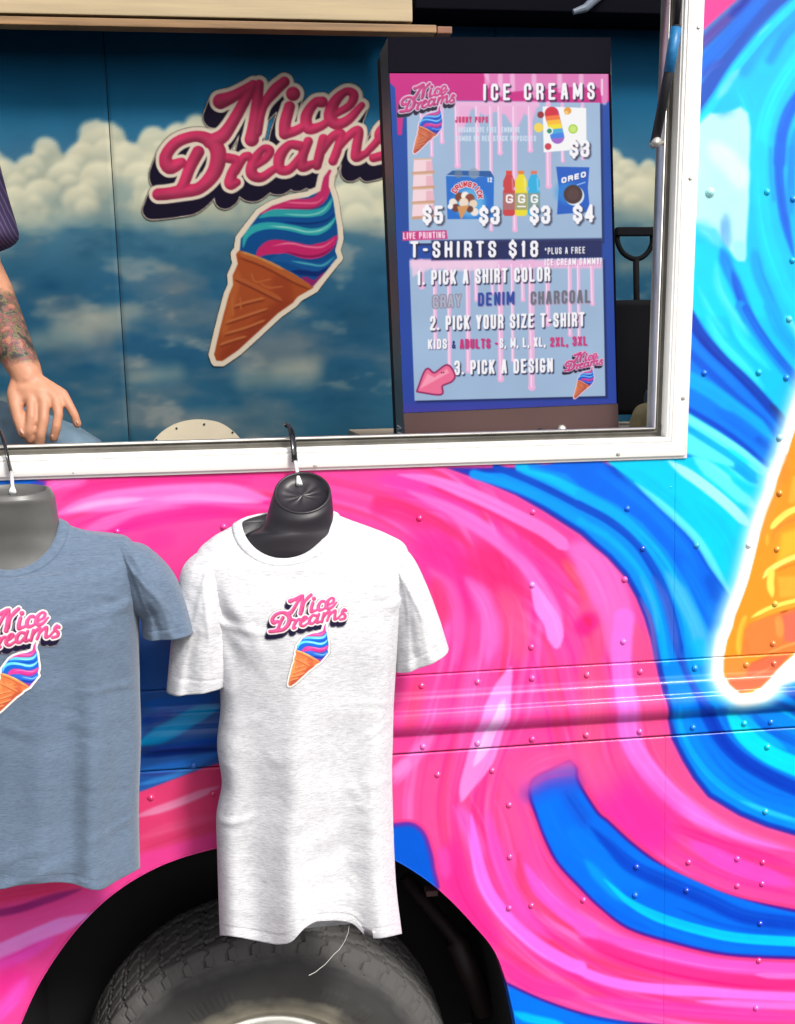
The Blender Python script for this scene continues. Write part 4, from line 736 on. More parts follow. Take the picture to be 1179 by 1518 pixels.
zs_f = np.arange(min(float(at(0, 1540)[2]), float(at(1179, 1540)[2]))-.01, float(at(1179, -20)[2]), .0026)
xs = np.concatenate([np.arange(XL, xs_f[0]-.005, .012), xs_f, np.arange(xs_f[-1]+.005, XR, .008), [XR]])
zs = np.concatenate([np.arange(ZB, zs_f[0]-.005, .010), zs_f, np.arange(zs_f[-1]+.008, ZT, .010), [ZT]])
def skin(name, x0, x1, z0, z1, yoff=0.0, prof=None, tabs=True):
    X_ = np.unique(np.concatenate([[x0], xs[(xs > x0+.0006) & (xs < x1-.0006)], [x1]])); Z_ = np.unique(np.concatenate([[z0], zs[(zs > z0+.0006) & (zs < z1-.0006)], [z1]]))
    X, Z = np.meshgrid(X_, Z_); Y = np.full(X.shape, yoff, float)
    if prof is not None: Y = Y+prof(Z)
    # pressed edge: the border turns back to the frame behind
    if tabs:
        Y[0, :] = .003; Y[-1, :] = .003; Y[:, 0] += .0005; Y[:, -1] += .0005
    # slow oil-canning of thin sheet
    Y = Y+.0009*np.sin(X*5.1+1.3)*np.sin(Z*4.3)+.0004*np.sin(X*17+Z*9)
    px, py = proj(X.ravel(), 0*X.ravel(), Z.ravel()); col = side.sample(px, py)
    cx = (X_[:-1]+X_[1:])/2; cz = (Z_[:-1]+Z_[1:])/2; CX, CZ = np.meshgrid(cx, cz)
    keep = ~(win_hole(CX, CZ) | in_poly(CX, CZ, ARCH))
    me = gridmesh(name, np.stack([X.ravel(), Y.ravel(), Z.ravel()], 1), len(Z_), len(X_), col, keep)
    return adopt(link(name, me, M['paint']), VAN)
G = .0009
GV = .00025
skin('upper_panel', XL, X_SEAM_U-GV, Z_SEAM1+.0002, ZT, -.0008)
skin('upper_panel', X_SEAM_U+GV, XR, Z_SEAM1+.0002, ZT, -.0002)
skin('rub_rail', XL, XR, Z_SEAM2+.0005, Z_SEAM1-.0002, -.0022, rail)
skin('lower_panel', XL, X_SEAM-GV, ZB, Z_SEAM2-.0005, -.0005)
skin('lower_panel', X_SEAM+GV, XR, ZB, Z_SEAM2-.0005, 0.0)
# dark backing behind the seams, then the turned-in lip of the arch
bm = bmesh.new()
for (a, b, c, d) in ((XL, Z_SEAM1-.012, XR, Z_SEAM1+.012), (XL, Z_SEAM2-.012, XR, Z_SEAM2+.012)):
    add_box(bm, a, .006, b, c, .009, d)
add_box(bm, X_SEAM_U-.01, .0095, Z_SEAM1, X_SEAM_U+.01, .0125, BR[1]-.03)
add_box(bm, X_SEAM-.01, .0095, ZB, X_SEAM+.01, .0125, Z_SEAM2)
adopt(bm_obj('seam_backing', bm, M['liner']), VAN)
A3 = []; prof_l = [(-.0010, -.0035), (.0004, -.0045), (.0016, -.0035), (.002, 0.004), (.002, .035)]
seg = np.diff(ARCH, axis=0); tn = np.vstack([seg[:1], (seg[:-1]+seg[1:])/2, seg[-1:]]); tn /= np.linalg.norm(tn, axis=1)[:, None]; nn = np.stack([tn[:, 1], -tn[:, 0]], 1)
V = np.array([[(p[0]+n_[0]*o_, y_, p[1]+n_[1]*o_) for o_, y_ in prof_l] for p, n_ in zip(ARCH, nn)])
px, py = proj(V[..., 0].ravel(), 0*V[..., 0].ravel(), V[..., 2].ravel()); col = side.sample(px, py)
adopt(link('arch_lip', gridmesh('arch_lip', V.reshape(-1, 3), len(ARCH), len(prof_l), col), M['paint']), VAN)
# wheel housing
V = np.array([[(p[0], y_, p[1]) for y_ in (.030, .25, .52)] for p in ARCH])
adopt(link('wheel_housing', gridmesh('wheel_housing', V.reshape(-1, 3), len(ARCH), 3), M['liner']), VAN)
bm = bmesh.new(); f = [bm.verts.new((p[0], .52, p[1])) for p in ARCH]; bm.faces.new(f); adopt(bm_obj('wheel_housing_back', bm, M['liner']), VAN)
# bracket and dirt seen inside the arch
bm = bmesh.new(); p0 = at(640, 1322, .06); add_box(bm, p0[0]-.012, .05, p0[2]-.006, p0[0]+.012, .08, p0[2]+.006, .003); adopt(bm_obj('housing_bracket', bm, mat('rusty bracket', (.10, .05, .05), .7)), VAN)
bm = bmesh.new(); q0, q1, q2 = at(600, 1300, .30), at(676, 1392, .28), at(720, 1500, .27); tube(bm, [tuple(q0), tuple(q1), tuple(q1+(q2-q1)*.02), tuple(q2)], [.016, .016, .026, .026], 14)
adopt(bm_obj('shock_absorber', bm, mat('dusty red damper', (.018, .006, .006), .6, var=.5, vscale=20), None, True), VAN)

# rivets: one dome, copied, each in the colour of the paint it sits in
rv = [(622,768),(790,759),(789,867),(788,959),(930,754),(953,813),(1033,808),(926,859),(924,951),(1110,808),(1156,731),(1152,814),(1149,895),(1146,954),(1053,285,1.45),(1137.5,284.5),(1176,295),(1175,386),(1044,553),(1125,552),(1166,560),(1170,473),(1156,649),
 (625,1016),(708,1010),(789,1005),(870,1000),(949,995),(1030,990),(1106,985),(1147,983),(627,1106),(708,1101),(789,1095),(869,1089),(948,1084),(1027,1078),(1103,1072),(1142,1070),
 (649,1148),(730,1142),(755,1193),(1138,1107),(1135,1203),(756,1270),(755,1346),(788,1342),(865,1334),(944,1285),(942,1327),(1018,1320),(1021,1278),(1093,1273),(1131,1278),(1093,1313),(1130,1310),(1127,1369),(1125,1424),(1121,1494),(224,1182),(316,1176),(287,1134),(174,788),(332,781),(994,722,.4)]
rr_, rn = .0066, 14
V = [(0, -.0042, 0)]; Q = []
for k, (q, h) in enumerate(((.35, .0037), (.7, .0026), (.92, .0011), (1.04, -.0016))):
    for i in range(rn): a = 2*math.pi*i/rn; V.append((rr_*q*math.cos(a), -h, rr_*q*math.sin(a)))
F = [(0, 1+(i+1) % rn, 1+i) for i in range(rn)]
for k in range(3):
    for i in range(rn):
        a, b = 1+k*rn+i, 1+k*rn+(i+1) % rn; F.append((a, b, b+rn, a+rn))
rme = bpy.data.meshes.new('rivet'); rme.from_pydata(V, [], F); rme.materials.append(M['rivet']); rme.polygons.foreach_set('use_smooth', [True]*len(F)); rme.update()
for r in rv:
    p = at(r[0], r[1]); y = -.0022 if Z_SEAM2 < p[2] < Z_SEAM1 else -.0006
    o = bpy.data.objects.new('rivet', rme); C.objects.link(o); o.location = (p[0], y, p[2]); s_ = r[2] if len(r) > 2 else 1.0; o.scale = (s_, 1.2*s_, s_)
    c = side.sample(np.array([r[0]]), np.array([r[1]]))[0]; o.color = (float(c[0]), float(c[1]), float(c[2]), 1); o.parent = VAN

# window frame: mitred section swept round the opening
path = [BL, BR, TR, TL]
def frame_part(name, prof, m, par=VAN):
    rows = []
    for k in range(4):
        p, a, b = path[k], path[k-1], path[(k+1) % 4]; e1 = (p-a)/np.linalg.norm(p-a); e2 = (b-p)/np.linalg.norm(b-p)
        n1 = np.array([e1[1], -e1[0]]); n2 = np.array([e2[1], -e2[0]]); mi = (n1+n2)/(1+n1.dot(n2))     # outward mitre
        rows.append([(p[0]-mi[0]*(FW-t), y, p[1]-mi[1]*(FW-t)) for t, y in prof])
    V = np.array(rows); n = len(prof)
    i = np.arange(4*n).reshape(4, n); Q = []
    for k in range(4):
        for j in range(n-1): Q.append([i[k, j], i[k, j+1], i[(k+1) % 4, j+1], i[(k+1) % 4, j]])
    return adopt(link(name, nmesh(name, V.reshape(-1, 3), Q), m, None, False), par)
frame_part('window_frame', [(.0165, .034), (.0165, -.0030), (.0172, -.0040), (.0205, -.0040), (.0212, -.0075), (.0248, -.0080), (.0252, -.0060), (.0262, -.0060), (.0266, -.0095), (.0278, -.0101), (.0515, -.0110), (.0525, -.0098), (.0528, -.0062), (.0572, -.0058), (.058, -.0050), (.058, .004)], M['alu'])
frame_part('window_track', [(.0022, .020), (.0028, .0255), (.0062, .0262), (.0066, .0225), (.0095, .0225), (.0100, .0262), (.0164, .0262)], M['track'])
frame_part('track_edge', [(-.0006, .060), (-.0008, .018), (.0000, .0165), (.0016, .0165), (.0022, .018), (.0022, .030)], M['bare'])
sme = None
bm = bmesh.new()
tube(bm, [(0, 0, 0), (0, -.0016, 0), (0, -.0024, 0)], [.0046, .0046, .0034], 14, True); add_box(bm, -.0028, -.0030, -.0004, .0028, -.0022, .0004); add_box(bm, -.0004, -.0032, -.0028, .0004, -.0023, .0028)
sme = bpy.data.meshes.new('screw'); bm.to_mesh(sme); bm.free(); sme.materials.append(M['screw'])
for (x, y) in [(1024,264),(1013,590),(917,673),(468,691),(109,701),(1036,40)]:
    p = at(x, y, -.011); o = bpy.data.objects.new('screw', sme); C.objects.link(o); o.location = (p[0], -.0112, p[2]); o.scale = (.8, .8, .8) if x != 109 else (.35, .5, .35); o.parent = VAN

# rest of the body: roof, far side, ends, floor; unseen roof opening added to brighten the interior with daylight
bm = bmesh.new()
add_box(bm, XL, .02, ZT, -1.4, DEP+.05, ZT+.03); add_box(bm, 2.0, .02, ZT, XR, DEP+.05, ZT+.03); add_box(bm, -1.4, .02, ZT, 2.0, .2, ZT+.03); add_box(bm, -1.4, 1.48, ZT, 2.0, DEP+.05, ZT+.03)
adopt(bm_obj('roof', bm, M['innerlight']), VAN)
for xa_ in (XL, XR-.03):
    bm = bmesh.new(); add_box(bm, xa_, .02, ZB, xa_+.03, DEP+.05, ZT-.002); adopt(bm_obj('end_wall', bm, M['innerlight']), VAN)
bm = bmesh.new(); add_box(bm, XL+.031, .53, .84, XR-.031, DEP, .88); adopt(bm_obj('floor', bm, M['inner']), VAN)
bm = bmesh.new()
for (a, b, c, d) in ((XL+.03, 1.25, WLX+.03, ZT-.004), (BR[0]+.03, 1.25, XR-.03, ZT-.004), (WLX+.03, 1.25, BR[0]+.03, BL[1]-.02), (WLX+.03, WT-.03, BR[0]+.03, ZT-.004)): add_box(bm, a, .018, b, c, .026, d)
adopt(bm_obj('wall_lining', bm, M['innerlight']), VAN)
for xa_, xb_ in ((XL+.05, ARCH[0, 0]-.02), (ARCH[-1, 0]+.02, XR-.05)):
    bm = bmesh.new(); add_box(bm, xa_, .01, ZB-.02, xb_, .5, ZB+.02); adopt(bm_obj('sill_beam', bm, M['vanwhite']), VAN)

# mural panels on the far side
YM = 1.6
xa, xb = float(at(153, 45, YM)[0]), float(at(190, 630, YM)[0]); XS1 = (xa+xb)/2; XS2 = float(at(735, 40, YM)[0])
sl = (xa-xb)/(float(at(153, 45, YM)[2])-float(at(190, 630, YM)[2])); zc = (float(at(153, 45, YM)[2])+float(at(190, 630, YM)[2]))/2
ZM0, ZM1 = .88, ZT-.004
def mural_panel(x0, x1, y, s0, s1):
    nx = max(2, int((x1-x0)/.007)); nz = int((ZM1-ZM0)/.007)
    U, Zg = np.meshgrid(np.linspace(0, 1, nx), np.linspace(ZM0, ZM1, nz)); X = (x0+s0*(Zg-zc))*(1-U)+(x1+s1*(Zg-zc))*U
    px, py = proj(X.ravel(), 0*X.ravel()+YM, Zg.ravel()); col = mural.sample(px, py)
    Y = np.full(X.shape, y)+.0008*np.sin(X*4)*np.sin(Zg*5); Y[:, 0] += .004; Y[:, -1] += .004
    return adopt(link('mural_panel', gridmesh('mural_panel', np.stack([X.ravel(), Y.ravel(), Zg.ravel()], 1), nz, nx, col), M['mural']), VAN)
mural_panel(XL+.04, XS1-.0013, YM, 0, sl); mural_panel(XS1+.0013, XS2-.001, YM-.0015, sl, 0); mural_panel(XS2+.001, XR-.04, YM, 0, 0)
bm = bmesh.new(); add_box(bm, XL+.03, YM+.006, ZM0, XR-.03, YM+.02, ZM1); adopt(bm_obj('mural_backing', bm, M['liner']), VAN)
# the emblem vinyl
def emblem(px0, py0, px1, py1, step, sample_xy, surf, m, name='emblem_print'):
    nx, ny = int((px1-px0)/step)+1, int((py1-py0)/step)+1; PX, PY = np.meshgrid(np.linspace(px0, px1, nx), np.linspace(py0, py1, ny))
    c = sample_xy(PX, PY); al = c[..., 3]; cell = np.maximum(np.maximum(al[:-1, :-1], al[1:, 1:]), np.maximum(al[:-1, 1:], al[1:, :-1])) > .02
    V = surf(PX, PY); c = c.reshape(-1, 4); rgb = c[:, :3]
    return link(name, gridmesh(name, V.reshape(-1, 3), ny, nx, np.column_stack([s2l(rgb), c[:, 3]]), cell), m)
Lp = logo.pooled(2)
def teal(v):          # the emblem inside is tinted duller and darker: petrol blues, brick cone
    v = v.copy(); b = np.clip((v[..., 2]-v[..., 0]-.15)*3, 0, 1)[..., None]; rgb = v[..., :3]*np.array((.88, .85, .79)); q = v[..., :3]*np.array((.42, .74, .66)); v[..., :3] = rgb*(1-b)+q*b
    k_ = np.clip((v[..., 0]-v[..., 1]-.22)*4, 0, 1)*np.clip((v[..., 2]-v[..., 1])*12, 0, 1); v[..., :3] *= (1-np.array((.06, .28, .16))*k_[..., None])
    o_ = np.clip((v[..., 0]-v[..., 2]-.18)*3, 0, 1)*np.clip((v[..., 1]-v[..., 2])*9, 0, 1); v[..., :3] *= (1-np.array((.20, .30, .34))*o_[..., None]); v[..., :3] *= .90; return v
def surf_wall(PX, PY):
    y = YM-.0045; d = F_[None, None]+R_[None, None]*((PX-PW/2)/FPX)[..., None]-U_[None, None]*((PY-PH/2)/FPX)[..., None]
    t = (y-CAM[1])/d[..., 1]; return CAM+d*t[..., None]
mur = emblem(207, 100, 597, 550, 1.25, lambda X, Y: teal(Lp.sample(X, Y, raw=True, clamp=False)), surf_wall, M['logoprint'])
adopt(mur, VAN)

# boards along the top of the far side
b0, b1 = at(0, 18, 1.40), at(612, 33, 1.40); zb_ = (b0[2]+b1[2])/2
bm = bmesh.new(); add_box(bm, XL+.05, 1.40, zb_, float(b1[0]), 1.435, zb_+.17, .003); adopt(bm_obj('pale_board', bm, M['wood_l']), VAN)
c1 = at(668, 48, 1.40); zc_ = (at(0, 35, 1.40)[2]+c1[2])/2
bm = bmesh.new(); add_box(bm, XL+.05, 1.405, zc_, float(at(648, 48, 1.40)[0]), 1.46, zb_-.006, .003); adopt(bm_obj('brown_board', bm, M['wood_d']), VAN)
bm = bmesh.new(); add_box(bm, float(at(649, 48, 1.40)[0]), 1.403, zc_-.002, float(at(671, 48, 1.40)[0]), 1.465, zb_-.010, .003); adopt(bm_obj('board_end_block', bm, mat('red brown block', (.26, .10, .05), .6, var=.3)), VAN)
zt_ = float(at(800, 21, 1.45)[2]); bm = bmesh.new(); add_box(bm, float(at(614, 20, 1.45)[0]), 1.42, zt_, float(XR-.04), 1.597, zt_+.06, .004); adopt(bm_obj('ceiling_beam', bm, mat('dark beam', (.002, .002, .005), .8, spec=.05)), VAN)
bm = bmesh.new(); p0, p1 = at(850, 18, 1.38), at(885, -4, 1.38); tube(bm, [tuple(p0), tuple((p0+p1)/2+np.array([0, 0, -.01])), tuple(p1), (p1[0]+.05, 1.38, p1[2]+.06)], [.008, .012, .014, .014], 10); adopt(bm_obj('cable_conduit', bm, mat('grey conduit', (.14, .17, .22), .4)), VAN)
# counter inside, below the sill line
zk = float(at(948, 640, 1.0)[2])
bm = bmesh.new(); add_box(bm, .35, .75, zk-.03, XR-.05, 1.58, zk, .004); adopt(bm_obj('counter', bm, mat('tan counter', (.42, .33, .24), .55, var=.2, vscale=4)), VAN)
bm = bmesh.new(); add_box(bm, .38, .79, .88, XR-.08, 1.56, zk-.031); adopt(bm_obj('counter_base', bm, M['inner']), VAN)

# gas strut of the hatch, with a strip of blue tape
bm = bmesh.new(); S0, S1, S2, S3 = at(1012, -60, -.012), at(1003, 38, -.012), at(992, 106, -.008), at(971, 212, .012)
tube(bm, [tuple(S0), tuple(S1)], .0058, 14); tube(bm, [tuple(S1), tuple(S2), tuple(S3)], [.0088, .0092, .0088], 16)
strut = adopt(bm_obj('gas_strut', bm, M['black'], None, True), VAN)
bm = bmesh.new(); tube(bm, [tuple(S1*.96+S2*.04), tuple(S1*.5+S2*.5), tuple(S2*.98+S3*.02)], [.0098, .0101, .0100], 16); o = bm_obj('tape_strip', bm, mat('blue tape', (.008, .15, .36), .4, var=.35, vscale=60), None, True); o.parent = strut; 
bm = bmesh.new(); tube(bm, [(S3[0], .000, S3[2]), (S3[0]+.001, .024, S3[2])], .0085, 14); tube(bm, [(S3[0]+.004, .014, S3[2]+.001), (S3[0]+.018, .022, S3[2]+.002)], .0045, 10); o = bm_obj('ball_joint', bm, M['screw'], None, True); o.parent = strut

# ------------------------------------------------------------------ wheel
WH = Vector((0.0, .085, .40))
def gauss(x, c_, w_): return np.exp(-((x-c_)/w_)**2)
def wheel():
    w = empty('wheel', (0, 0, 0)); w.parent = VAN
    R0 = .385
    prof = [(.055, .205), (.045, .214), (.030, .222), (.016, .245), (.004, .285), (.000, .318), (.004, .347), (.006, .352), (.010, .3545), (.012, .362), (.022, .377), (.030, .3845)]
    prof = spline(np.array(prof), 7); tread = np.column_stack([np.linspace(.034, .235, 46), .3862+.010*np.sin(np.linspace(.15, 1, 46)*math.pi*.55)])
    tail = np.array([(.25, .375), (.262, .33), (.262, .26), (.24, .21)]); P = np.vstack([prof, tread, tail]); NT = len(P); NA = 1100
    a0, a1 = math.radians(-40), math.radians(220); A = np.concatenate([np.linspace(a0, a1, NA), np.linspace(a1, a0+2*math.pi, 60)[1:-1]])
    AA, II = np.meshgrid(A, np.arange(NT)); yy = P[II, 0]; rr = P[II, 1].copy()
    n_blk = 50; ph = AA/(2*math.pi)*n_blk*1.0
    zig = .13*np.sign(np.sin(yy*2*math.pi/.026))*np.clip(np.abs(np.sin(yy*2*math.pi/.026))*3, 0, 1)
    fr = (ph+zig) % 1.0; d = np.minimum(fr, 1-fr)
    tr = (yy > .009) & (yy < .25) & (rr > .360); sip = np.clip(1-d/.075, 0, 1)**.5
    fade = np.clip((yy-.008)/.008, 0, 1)
    irregular = (.5+.5*np.sin(np.floor(ph+zig)*7.3+np.floor(yy/.03)*3.1)); rr = rr-np.where(tr, sip*.0135*fade*(.5+.5*irregular), 0)
    for g in (.062, .110, .158, .205):
        gz = g+.0035*np.sign(np.sin(ph*2*math.pi)); rr = rr-np.where(tr, np.clip(1-np.abs(yy-gz)/.0045, 0, 1)**.5*.009, 0)
    sh = (II > 30) & (II < len(prof)); fr2 = (ph*2) % 1; rr = rr-np.where((yy > .012) & (yy < .028) & (II < len(prof)+1) & (rr > .36), np.clip(1-np.abs(fr2-.5)/.16, 0, 1)*.0022, 0)
    rr = rr+.0006*np.sin(AA*41)*np.sin(yy*90)
    # raised rings and moulded patches of the sidewall
    fs = (II < len(prof)); yy = yy-fs*(.0030*gauss(rr, .3545, .0022)+.0022*gauss(rr, .338, .0016)+.0016*gauss(rr, .262, .0016)+.0016*gauss(rr, .256, .0014)+.0022*gauss(rr, .232, .002))
    for a_c, a_w in ((1.95, .16), (1.12, .10), (1.02, .02), (.86, .06)): yy = yy-fs*.0016*np.clip((a_w-np.abs(AA-a_c))*60, 0, 1)*np.clip((.016-np.abs(rr-.290))*400, 0, 1)*(.5+.5*(np.sin(AA*150) > -.2))
    V = np.stack([rr*np.cos(AA), yy, rr*np.sin(AA)], -1)
    o = link('tyre', gridmesh('tyre', V.reshape(-1, 3), NT, len(A), wrap=True), M['rubber']); o.parent = w; o.location = WH
    # dust: procedural, greyer and browner towards the rim
    n = M['rubber'].node_tree; p = n.nodes['Principled BSDF']; tc = n.nodes.new('ShaderNodeTexCoord'); sx = n.nodes.new('ShaderNodeSeparateXYZ'); L = n.links.new; L(tc.outputs['Object'], sx.inputs[0])
    cx = n.nodes.new('ShaderNodeCombineXYZ'); L(sx.outputs[0], cx.inputs[0]); L(sx.outputs[2], cx.inputs[2]); ln = n.nodes.new('ShaderNodeVectorMath'); ln.operation = 'LENGTH'; L(cx.outputs[0], ln.inputs[0])
    t = n.nodes.new('ShaderNodeTexNoise'); t.inputs['Scale'].default_value = 14; t.inputs['Detail'].default_value = 9; L(tc.outputs['Object'], t.inputs['Vector'])
    ad = n.nodes.new('ShaderNodeMath'); ad.operation = 'MULTIPLY_ADD'; L(t.outputs['Fac'], ad.inputs[0]); ad.inputs[1].default_value = .07; L(ln.outputs['Value'], ad.inputs[2])
    cr = n.nodes.new('ShaderNodeValToRGB'); L(ad.outputs[0], cr.inputs[0]); e = cr.color_ramp.elements; e[0].position = .248; e[0].color = (.34, .31, .24, 1); e[1].position = .46; e[1].color = (.085, .085, .085, 1)
    for q, c_ in ((.278, (.24, .22, .17, 1)), (.308, (.066, .064, .060, 1)), (.375, (.042, .042, .042, 1)), (.402, (.085, .083, .08, 1))): x = e.new(q); x.color = c_
    L(cr.outputs[0], p.inputs['Base Color'])
    pr = np.array([(.060, .205), (.050, .213), (.040, .2135), (.037, .208), (.040, .202), (.052, .200), (.060, .196), (.074, .192), (.080, .182), (.105, .172), (.118, .150), (.112, .10), (.09, .08), (.07, .075), (.065, .05), (.066, .002)])
    A = np.linspace(0, 2*math.pi, 160, endpoint=False); AA, II = np.meshgrid(A, np.arange(len(pr))); V = np.stack([pr[II, 1]*np.cos(AA), pr[II, 0], pr[II, 1]*np.sin(AA)], -1)
    o = link('rim', gridmesh('rim', V.reshape(-1, 3), len(pr), len(A), wrap=True), M['rim']); o.parent = w; o.location = WH
    for k in range(8):
        bm = bmesh.new(); a = k*math.pi/4; x, z = .105*math.cos(a), .105*math.sin(a); tube(bm, [(x, .112, z), (x, .092, z), (x, .088, z)], [.012, .012, .008], 6)
        o = bm_obj('wheel_nut', bm, M['screw']); o.parent = w; o.location = WH
wheel()

# ------------------------------------------------------------------ menu display
TVY = .115
tc_ = {k: at(*v, TVY) for k, v in dict(tl=(575, 53.5), tr=(907, 54.5), bl=(601.5, 668), br=(919, 655), stl=(578, 108.5), str=(902.5, 109.5), sbl=(598.5, 612), sbr=(914.5, 598)).items()}
TV = empty('menu_display', tuple((tc_['bl']+tc_['br'])/2), 'tall black upright digital menu screen listing ice creams and t-shirt prices in the window', 'display screen')
def slab(name, q, y0, y1, m, bev=.0025):      # q: four corners (tl, tr, br, bl) in the display's plane
    bm = bmesh.new(); a = [bm.verts.new((p[0], y0, p[2])) for p in q]; b = [bm.verts.new((p[0], y1, p[2])) for p in q]
    bm.faces.new(a); bm.faces.new(b[::-1])
    for i in range(4): bm.faces.new((a[i], b[i], b[(i+1) % 4], a[(i+1) % 4]))
    if bev: bmesh.ops.bevel(bm, geom=list(bm.edges), offset=bev, segments=2, affect='EDGES')
    return adopt(bm_obj(name, bm, m), TV)
slab('casing', [tc_['tl'], tc_['tr'], tc_['br'], tc_['bl']], TVY+.004, TVY+.115, M['casing_side'])
slab('back_housing', [tc_['tl']+np.array([.002, 0, -.002]), tc_['tr']+np.array([-.002, 0, -.002]), tc_['br']+np.array([-.002, 0, .002]), tc_['bl']+np.array([.002, 0, .002])], TVY+.117, TVY+.170, M['casing'])
e_ = .0012
def ins(p, dx, dz): return np.array([p[0]+dx, p[1], p[2]+dz])
slab('top_bezel', [ins(tc_['tl'], e_, -e_), ins(tc_['tr'], -e_, -e_), ins(tc_['str'], .004, .001), ins(tc_['stl'], -.002, .001)], TVY-.001, TVY+.006, M['casing'], .0008)
slab('bottom_bezel', [ins(tc_['sbl'], -.001, -.0015), ins(tc_['sbr'], .002, -.0015), ins(tc_['br'], -e_, e_), ins(tc_['bl'], e_, e_)], TVY-.001, TVY+.006, M['bezel'], .0008)
slab('right_bezel', [ins(tc_['str'], .0008, 0), ins(tc_['str'], .0045, 0), ins(tc_['sbr'], .0035, 0), ins(tc_['sbr'], .0008, 0)], TVY-.001, TVY+.0058, M['casing'], .0006)
nx, ny = 345, 505; U_g, V_g = np.meshgrid(np.linspace(0, 1, nx), np.linspace(0, 1, ny))
Q_ = [tc_['stl'], tc_['str'], tc_['sbl'], tc_['sbr']]
XYZ = sum(np.array(Q_[k])[None, None]*w_[..., None] for k, w_ in enumerate(((1-U_g)*(1-V_g), U_g*(1-V_g), (1-U_g)*V_g, U_g*V_g)))
px, py = proj(XYZ[..., 0].ravel(), XYZ[..., 1].ravel(), XYZ[..., 2].ravel()); col = screen.sample(px, py); XYZ[..., 1] = TVY+.0012
adopt(link('screen', gridmesh('screen', XYZ.reshape(-1, 3), ny, nx, col), M['screen']), TV)
for (x, y, r, mn) in ((802, 641, .0085, M['black']), (833, 637, .0095, M['screw'])):
    bm = bmesh.new(); p = at(x, y, TVY-.004); tube(bm, [(p[0], TVY, p[2]), (p[0], TVY-.006, p[2]), (p[0], TVY-.010, p[2])], [r, r, r*.6], 16); adopt(bm_obj('thumb_screw', bm, mn, None, True), TV)
# raised pale letters running up the side of the casing
def letter_strip():
    bm = bmesh.new(); x = tc_['bl'][0]-.0012
    pa, pb = at(589.5, 651, TVY+.058), at(588, 628, TVY+.058); L_ = float(pb[2]-pa[2]); zs0 = float(pa[2])-.002
    yc = TVY+.058; hh = .024; u = L_/3.4
    xe = lambda z: float(np.interp(z, [tc_['bl'][2], tc_['tl'][2]], [tc_['bl'][0], tc_['tl'][0]]))-.0012
    for i, ch in enumerate('ZIV'):
        for st in GL[ch]:
            P = [(0, yc+(g[1]-.5)*hh*2.0, zs0+i*u*1.15+(1-g[0])*u*.75) for g in st]; P = [(xe(p[2]), p[1], p[2]) for p in P]; tube(bm, P, .0016, 6, True)
    return adopt(bm_obj('side_lettering', bm, mat('pale lettering', (.75, .75, .78), .5)), TV)
letter_strip()

# ------------------------------------------------------------------ lofted cloth
def loft(rings, rows, nth, disp=None, pw=2.35, cap=None):
    """rings: (pL, pR, half depth, centre Y) with pL and pR photo-measured points turned into space; returns V (rows, nth, 3)"""
    K_ = []
    for (pl, pr, b, cy) in rings:
        a, c_ = at(pl[0], pl[1], cy), at(pr[0], pr[1], cy); K_.append([a[0], a[2], c_[0], c_[2], b, cy])
    K_ = np.array(K_); seg_ = np.concatenate([[0], np.cumsum(np.hypot((K_[1:, 0]+K_[1:, 2]-K_[:-1, 0]-K_[:-1, 2])/2, (K_[1:, 1]+K_[1:, 3]-K_[:-1, 1]-K_[:-1, 3])/2)+.004)])
    D = spline(np.column_stack([K_, seg_]), 14); s = D[:, -1]; s = np.maximum.accumulate(s+np.arange(len(s))*1e-7); t = np.linspace(0, s[-1], rows)
    K2 = np.stack([np.interp(t, s, D[:, j]) for j in range(6)], 1)
    th = np.linspace(0, 2*math.pi, nth, endpoint=False); ct, st = np.cos(th), np.sin(th); v = t/s[-1]; e = 2/pw
    cx_, sx_ = np.sign(ct)*np.abs(ct)**e, np.sign(st)*np.abs(st)**e       # sin > 0 is the front
    V = np.zeros((rows, nth, 3))
    ev = (2/(np.interp(v, [0, .02, .10, .25, .45, 1], [2, 2, 2.7, 2.7, 2.3, 2.3]) if pw > 2.2 else np.full(rows, pw)))[:, None]
    CX = np.sign(ct)[None]*np.abs(ct)[None]**ev; SX = np.sign(st)[None]*np.abs(st)[None]**ev
    mx, mz = (K2[:, 0]+K2[:, 2])/2, (K2[:, 1]+K2[:, 3])/2; hx, hz = (K2[:, 2]-K2[:, 0])/2, (K2[:, 3]-K2[:, 1])/2
    V[..., 0] = mx[:, None]+hx[:, None]*CX; V[..., 2] = mz[:, None]+hz[:, None]*CX; V[..., 1] = K2[:, 5][:, None]-K2[:, 4][:, None]*SX
    return V, v, cx_, sx_
def cloth_obj(name, V, m, inner=.0016):
    """a tube of cloth with its open end rolled in"""
    rows, nth = V.shape[:2]; c_ = V.mean(1, keepdims=True)
    last = V[-1:]; d = (c_[-1:]-last); d /= np.linalg.norm(d, axis=2, keepdims=True); up = (V[-4:-3]-last); up /= np.linalg.norm(up, axis=2, keepdims=True)
    V2 = np.concatenate([V, last+d*inner*1.2, last+d*inner*1.8+up*.02, V[-30:-29]+d*inner*2.2], 0)
    return link(name, gridmesh(name, V2.reshape(-1, 3), V2.shape[0], nth, wrap=True), m)
def wrinkle(shape, seed, cell, oct=3):
    n = value_noise(shape[0]+1, shape[1]//2+2, cell, seed, oct); n = np.concatenate([n[:shape[0], :shape[1]//2], n[:shape[0], :shape[1]//2][:, ::-1]], 1)
    return n[:shape[0], :shape[1]]-.5
